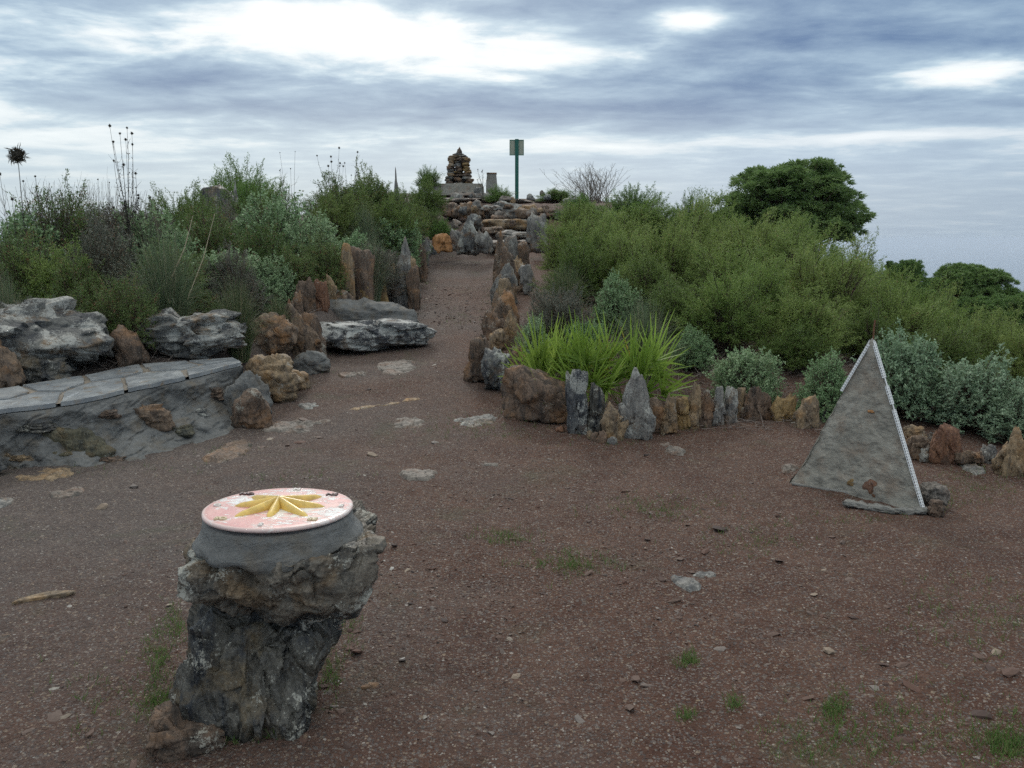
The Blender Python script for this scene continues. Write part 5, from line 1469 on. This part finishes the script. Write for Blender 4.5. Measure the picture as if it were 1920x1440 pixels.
# density falls with distance from the trodden middle
yy = 1.2 + (rg.random(NP) ** 1.7) * 14
xx = rg.uniform(-1, 1, NP) * (1.3 + yy * .78) - .3
dn = fbm(np.stack([xx * 1.3, yy * 1.3, 0 * xx], -1), 3, 91)
keep = (dn + rg.uniform(-.6, .9, NP) - .10 * xx > -.05)
keep &= ~((yy > 8.6) & (np.abs(xx - pathx(yy)) > .95))
keep &= ~((yy > 6.6) & (xx > .4) & (xx < 3.4) & (yy > 7.0))
xx, yy = xx[keep], yy[keep]
sz = .0075 + .016 * rg.random(len(xx)) ** 2.2 + .032 * (rg.random(len(xx)) > .975) * rg.random(len(xx))
sz *= np.clip(.7 + yy * .09, .8, 1.9)
zz = Hm(xx, yy) + sz * .06
NF = 430000
y2 = 1.25 + (rg.random(NF) ** 1.45) * 9.5; x2 = rg.uniform(-1, 1, NF) * (1.2 + y2 * .70) - .2
dn = fbm(np.stack([x2 * 1.7, y2 * 1.7, 0 * x2], -1), 3, 95)
k2 = (1.5 * dn + rg.uniform(-.7, .9, NF) - .10 * x2 > -.05) & ~((y2 > 8.6) & (np.abs(x2 - pathx(y2)) > .95)) & ~((y2 > 7.1) & (x2 > .4) & (x2 < 3.4))
x2, y2 = x2[k2], y2[k2]
s2 = (.0035 + .0065 * rg.random(len(x2)) ** 1.6) * np.clip(.75 + y2 * .13, .9, 2.2)
fine_chips = scatter_mesh("fine_grit", np.stack([x2, y2, Hm(x2, y2) + .0004], -1), s2, rg, GM, np.clip(rg.normal(.42, .25, len(x2)), 0, 1), .6, None, True)
tag(fine_chips, "fine grey and brown grit scattered thickly over the red earth", "grit", kind="stuff")
tag(scatter_mesh("gravel", np.stack([xx, yy, zz], -1), sz, rg, GM, np.clip(rg.normal(.42, .24, len(xx)), 0, 1)), "loose slate and earth coloured grit over the trodden ground", "gravel", kind="stuff")

# scattered bigger chips, each visible in the photo
CH = [(935, 1196, 26, .5), (965, 1276, 30, .85), (1190, 1274, 34, .5), (1168, 1284, 22, .45), (1180, 1332, 44, .55), (1086, 1362, 30, .8), (922, 1374, 18, .8), (796, 1350, 22, .95), (1215, 1010, 20, .1),
      (740, 1024, 24, .03), (1350, 990, 44, .05), (1240, 1092, 26, .15), (1100, 1076, 20, .5), (1460, 1052, 26, .15), (1580, 1020, 28, .6), (1595, 1092, 30, .6), (1525, 1120, 22, .85), (1555, 1228, 40, .85), (1514, 1312, 44, .4),
      (1660, 1250, 26, .15), (1690, 1254, 34, .5), (1866, 1228, 32, .85), (1895, 1270, 46, .4), (1863, 1264, 28, .1), (1600, 1165, 30, .1), (1350, 1218, 30, .75), (1640, 1300, 34, .8), (1710, 1296, 30, .3),
      (250, 912, 38, .8), (190, 953, 40, .85), (98, 1182, 18, .3), (100, 1296, 26, .97), (106, 1356, 40, .6), (56, 1384, 26, .6), (8, 1300, 30, .2), (170, 1390, 36, .5), (250, 1434, 34, .5), (115, 1356, 24, .9), (318, 1138, 22, .9),
      (520, 806, 30, .7), (540, 840, 26, .5), (492, 845, 26, .55), (570, 790, 34, .6), (600, 822, 26, .6), (505, 832, 18, .9), (560, 832, 30, .3), (700, 856, 30, .85), (815, 833, 26, .8), (1450, 1192, 26, .5), (1385, 1160, 18, .6), (1110, 900, 18, .6),
      (1485, 796, 14, .97), (960, 1012, 22, .5), (650, 1410, 34, .1), (610, 1300, 30, .15), (670, 1230, 30, .3), (640, 1345, 26, .5), (1840, 1345, 60, .1), (1690, 1400, 50, .2)]
rgc = np.random.default_rng(8)
for (u, v_, wpx, tn) in CH:
    p = gp(u, v_); s_ = wpx / F * depth(p)
    lb_ = ("pale " if tn > .72 else "grey " if tn > .4 else "dark reddish brown ") + "stone chip lying loose on the open earth"
    o = scatter_mesh("stone_chip", np.array([[0, 0, 0.0]]), np.array([s_]), rgc, GM, np.array([tn]), .35)
    o.location = (p[0], p[1], float(Hm(p[0], p[1])) + s_ * .05); tag(o, lb_, "stone chip", "loose stone chips on the open earth")

# dry litter and fallen twigs under the shrubs
def litter():
    rg = np.random.default_rng(17); lb = LB(); n = 9000
    x = rg.uniform(.2, 7.5, n); y = rg.uniform(6.9, 12, n)
    ok = (x < 1.2 + (y - 5)) & ((y > 7.25) | (x < 2.6)) & (x > pathx(y) + .95) & (y > 7.15 - .1 * x)
    x2 = rg.uniform(-6.5, -2.2, n); y2 = rg.uniform(7.4, 14, n); ok2 = x2 < np.interp(y2, [7, 8, 9.3, 11, 14], [-3.9, -3.2, -2.7, -2.4, -2.2])
    x = np.concatenate([x[ok], x2[ok2]]); y = np.concatenate([y[ok], y2[ok2]]); n = len(x)
    A = np.stack([x, y, H(x, y) + .01], -1); d = rg.normal(size=(n, 3)) * np.array([.12, .12, .05]); d[:, 2] = np.abs(d[:, 2]) * 1.2
    lb.stems(A, A + d * .5 + rg.normal(size=(n, 3)) * .02, A + d, .003, .001, rg.uniform(0, 1, n), seg=3)
    return mesh_obj("twig_litter", np.concatenate(lb.P), np.concatenate(lb.F), L['dry'], None, False, np.concatenate(lb.T))
tag(litter(), "grey dead twigs and litter on the ground under the shrubs", "litter", kind="stuff")

def turf():
    rg = np.random.default_rng(23); P_ = []
    for (u, v_, n, su, sv) in [(300, 1240, 130, 14, 40), (305, 1330, 160, 18, 18), (350, 1372, 60, 30, 6), (330, 1180, 60, 10, 20), (950, 1010, 80, 30, 8), (1070, 1058, 150, 45, 12), (1230, 945, 130, 60, 14), (1290, 1238, 60, 12, 8), (1375, 1330, 30, 6, 6),
                           (1562, 1336, 80, 12, 14), (1890, 1400, 260, 30, 22), (1700, 1370, 220, 120, 40), (1560, 1400, 120, 60, 30), (900, 812, 120, 60, 10), (1850, 910, 160, 60, 14), (1290, 1350, 30, 10, 6), (620, 1275, 60, 12, 22), (860, 600, 40, 20, 8), (920, 560, 60, 8, 20), (800, 530, 30, 8, 4),
                           (1820, 1160, 140, 80, 40), (200, 1310, 60, 60, 40), (655, 1190, 30, 8, 20), (560, 900, 40, 60, 8), (1400, 1010, 80, 60, 20), (1090, 828, 24, 30, 5), (1300, 812, 24, 50, 5), (1000, 795, 30, 40, 6), (260, 884, 30, 90, 6), (420, 850, 40, 30, 6), (1180, 834, 16, 20, 4), (620, 700, 20, 20, 6), (1830, 885, 60, 40, 6), (700, 668, 24, 50, 5), (1600, 975, 40, 60, 6), (450, 1390, 30, 50, 6), (1770, 940, 80, 30, 10)]:
        us = u + rg.normal(size=n) * su; vs = v_ + rg.normal(size=n) * sv
        for a, b2 in zip(us, np.minimum(vs, 1500)):
            d = ray(a, max(b2, 470)); y0 = 0
            p = gp(a, max(b2, 470)) if b2 < 760 else atz(a, b2, 0.0)
            P_.append(p)
    P_ = np.array(P_); k = 4
    P_ = np.repeat(P_, k, 0) + np.concatenate([rg.normal(size=(len(P_) * k, 2)) * .008, np.zeros((len(P_) * k, 1))], 1)
    P_[:, 2] = Hm(P_[:, 0], P_[:, 1])
    n = len(P_); h = rg.uniform(.010, .034, n)[:, None]; d = rg.normal(size=(n, 3)) * .012
    lb = LB(); lb.stems(P_, P_ + [0, 0, 1] * h * .6 + d * .3, P_ + [0, 0, 1] * h + d, .0013, .0003, rg.uniform(0, 1, n), seg=2, flat=True)
    return mesh_obj("grass", np.concatenate(lb.P), np.concatenate(lb.F), L['turf'], None, False, np.concatenate(lb.T))
tag(turf(), "sparse short green grass sprouting from the trodden earth", "grass", kind="stuff")

# ------------------------------------------------------------------ sky and light
SUN_EL, SUN_AZ = R(32), R(-8)   # azimuth from +Y towards +X
W = bpy.data.worlds.new("World"); S.world = W; W.use_nodes = True
nt = W.node_tree; nt.nodes.clear(); t = NT(nt)
out = t.n("ShaderNodeOutputWorld")
sky = t.n("ShaderNodeTexSky", sky_type='NISHITA'); sky.sun_disc = False
sky.sun_elevation = SUN_EL; sky.sun_rotation = SUN_AZ; sky.altitude = 260; sky.dust_density = 3.0
bg1 = t.n("ShaderNodeBackground"); nt.links.new(sky.outputs[0], bg1.inputs[0]); bg1.inputs[1].default_value = .08
dirv = t.n("ShaderNodeTexCoord").outputs["Generated"]
sx = t.n("ShaderNodeSeparateXYZ"); nt.links.new(dirv, sx.inputs[0])
X_, Y_, Z_ = sx.outputs
el = t.math('ARCSINE', Z_); az = t.math('ARCTAN2', X_, Y_)
zc = t.math('ADD', t.math('MAXIMUM', Z_, 0.0), .075)
cv = t.n("ShaderNodeCombineXYZ"); t.put(cv.inputs[0], t.math('DIVIDE', X_, zc)); t.put(cv.inputs[1], t.math('DIVIDE', Y_, zc)); cv.inputs[2].default_value = 4.0
n1 = t.noise(t.mapping(cv.outputs[0], (1.7, 2.1, 1)), 1.0, 9, .60, .2)
n2 = t.noise(t.mapping(cv.outputs[0], (.22, .5, 1), loc=(3.1, 7.7, 2)), 1.0, 5, .5, .2)
dens = t.math('ADD', t.math('MULTIPLY', n1, .62), t.math('MULTIPLY', n2, .38))
def pix_ae(u, v):
    d = ray(u, v); return math.atan2(d[0], d[1]), math.asin(d[2] / np.linalg.norm(d))
def blobn(u, v, su, sv, amp):
    a, e_ = pix_ae(u, v)
    da = t.math('DIVIDE', t.math('SUBTRACT', az, a), su / F); de = t.math('DIVIDE', t.math('SUBTRACT', el, e_), sv / F)
    s2 = t.math('ADD', t.math('MULTIPLY', da, da), t.math('MULTIPLY', de, de))
    return t.math('MULTIPLY', t.math('EXPONENT', t.math('MULTIPLY', s2, -1.0)), amp)
for bl in [(800, 105, 300, 42, .15), (560, 45, 230, 45, .15), (1010, 110, 160, 28, .09), (1290, 40, 70, 26, .22), (1660, 165, 130, 22, .16), (1840, 140, 110, 26, .14), (1120, 105, 140, 18, .12), (40, 190, 200, 40, .12), (90, 60, 160, 50, .05), (1150, 272, 500, 16, .15), (150, 262, 300, 22, .07), (1800, 250, 200, 10, .12),
           (1580, 60, 400, 95, -.17), (1000, 20, 260, 26, -.12), (950, 215, 700, 30, -.13), (330, 130, 260, 26, -.08), (1500, 235, 500, 20, -.06), (250, 185, 300, 20, -.05), (120, 10, 160, 30, -.1)]:
    dens = t.math('ADD', dens, blobn(*bl))
cc = t.ramp(dens, [(.30, (.105, .20, .38)), (.41, (.235, .355, .52)), (.49, (.36, .50, .65)), (.55, (.56, .71, .82)), (.61, (.90, .97, 1.0)), (.74, (1.25, 1.27, 1.24))])
# haze veil towards the horizon: paler in the sun's direction, blue grey to the right
hz = t.ramp(t.math('MULTIPLY', el, 180 / math.pi / 10), [(0.0, 1.0), (.3, .96), (.55, .70), (.85, .22), (1.0, .06)])
side = t.ramp(t.math('ADD', t.math('MULTIPLY', az, .9), .5), [(.0, (.64, .75, .81)), (.45, (.66, .76, .82)), (.75, (.56, .665, .77)), (1.0, (.46, .57, .69))])
lowf = t.ramp(t.math('MULTIPLY', el, 180 / math.pi / 5), [(0.0, .88), (.5, .94), (1.0, 1.05)])
side = t.mix(1.0, side, lowf, 'MULTIPLY')
cc = t.mix(t.math('MULTIPLY', hz, .86), cc, side)
zen = t.ramp(t.math('MULTIPLY', el, 2 / math.pi), [(.25, 0.0), (.45, 1.0)])
cc = t.mix(t.math('MULTIPLY', zen, .8), cc, (1.26, 1.27, 1.19))
bg2 = t.n("ShaderNodeBackground"); nt.links.new(cc, bg2.inputs[0]); bg2.inputs[1].default_value = 1.0
mx = t.n("ShaderNodeMixShader"); mx.inputs[0].default_value = .93
nt.links.new(bg1.outputs[0], mx.inputs[1]); nt.links.new(bg2.outputs[0], mx.inputs[2]); nt.links.new(mx.outputs[0], out.inputs[0])
W.cycles.sampling_method = 'MANUAL'; W.cycles.sample_map_resolution = 512

sd = bpy.data.lights.new("sun", 'SUN'); sd.energy = 1.1; sd.angle = R(14); sd.color = (1.0, .96, .9)
so_ = bpy.data.objects.new("sun", sd); COL.objects.link(so_)
dv = Vector((math.sin(SUN_AZ) * math.cos(SUN_EL), math.cos(SUN_AZ) * math.cos(SUN_EL), math.sin(SUN_EL)))
so_.rotation_euler = dv.to_track_quat('Z', 'Y').to_euler()

S.view_settings.view_transform = 'Standard'; S.view_settings.look = 'None'; S.view_settings.exposure = 0; S.view_settings.gamma = 1
S.cycles.max_bounces = 6; S.cycles.diffuse_bounces = 3; S.cycles.glossy_bounces = 2; S.cycles.transmission_bounces = 3; S.cycles.transparent_max_bounces = 4
S.cycles.use_denoising = False; S.cycles.volume_bounces = 1
S.cycles.use_adaptive_sampling = True; S.cycles.adaptive_threshold = .02
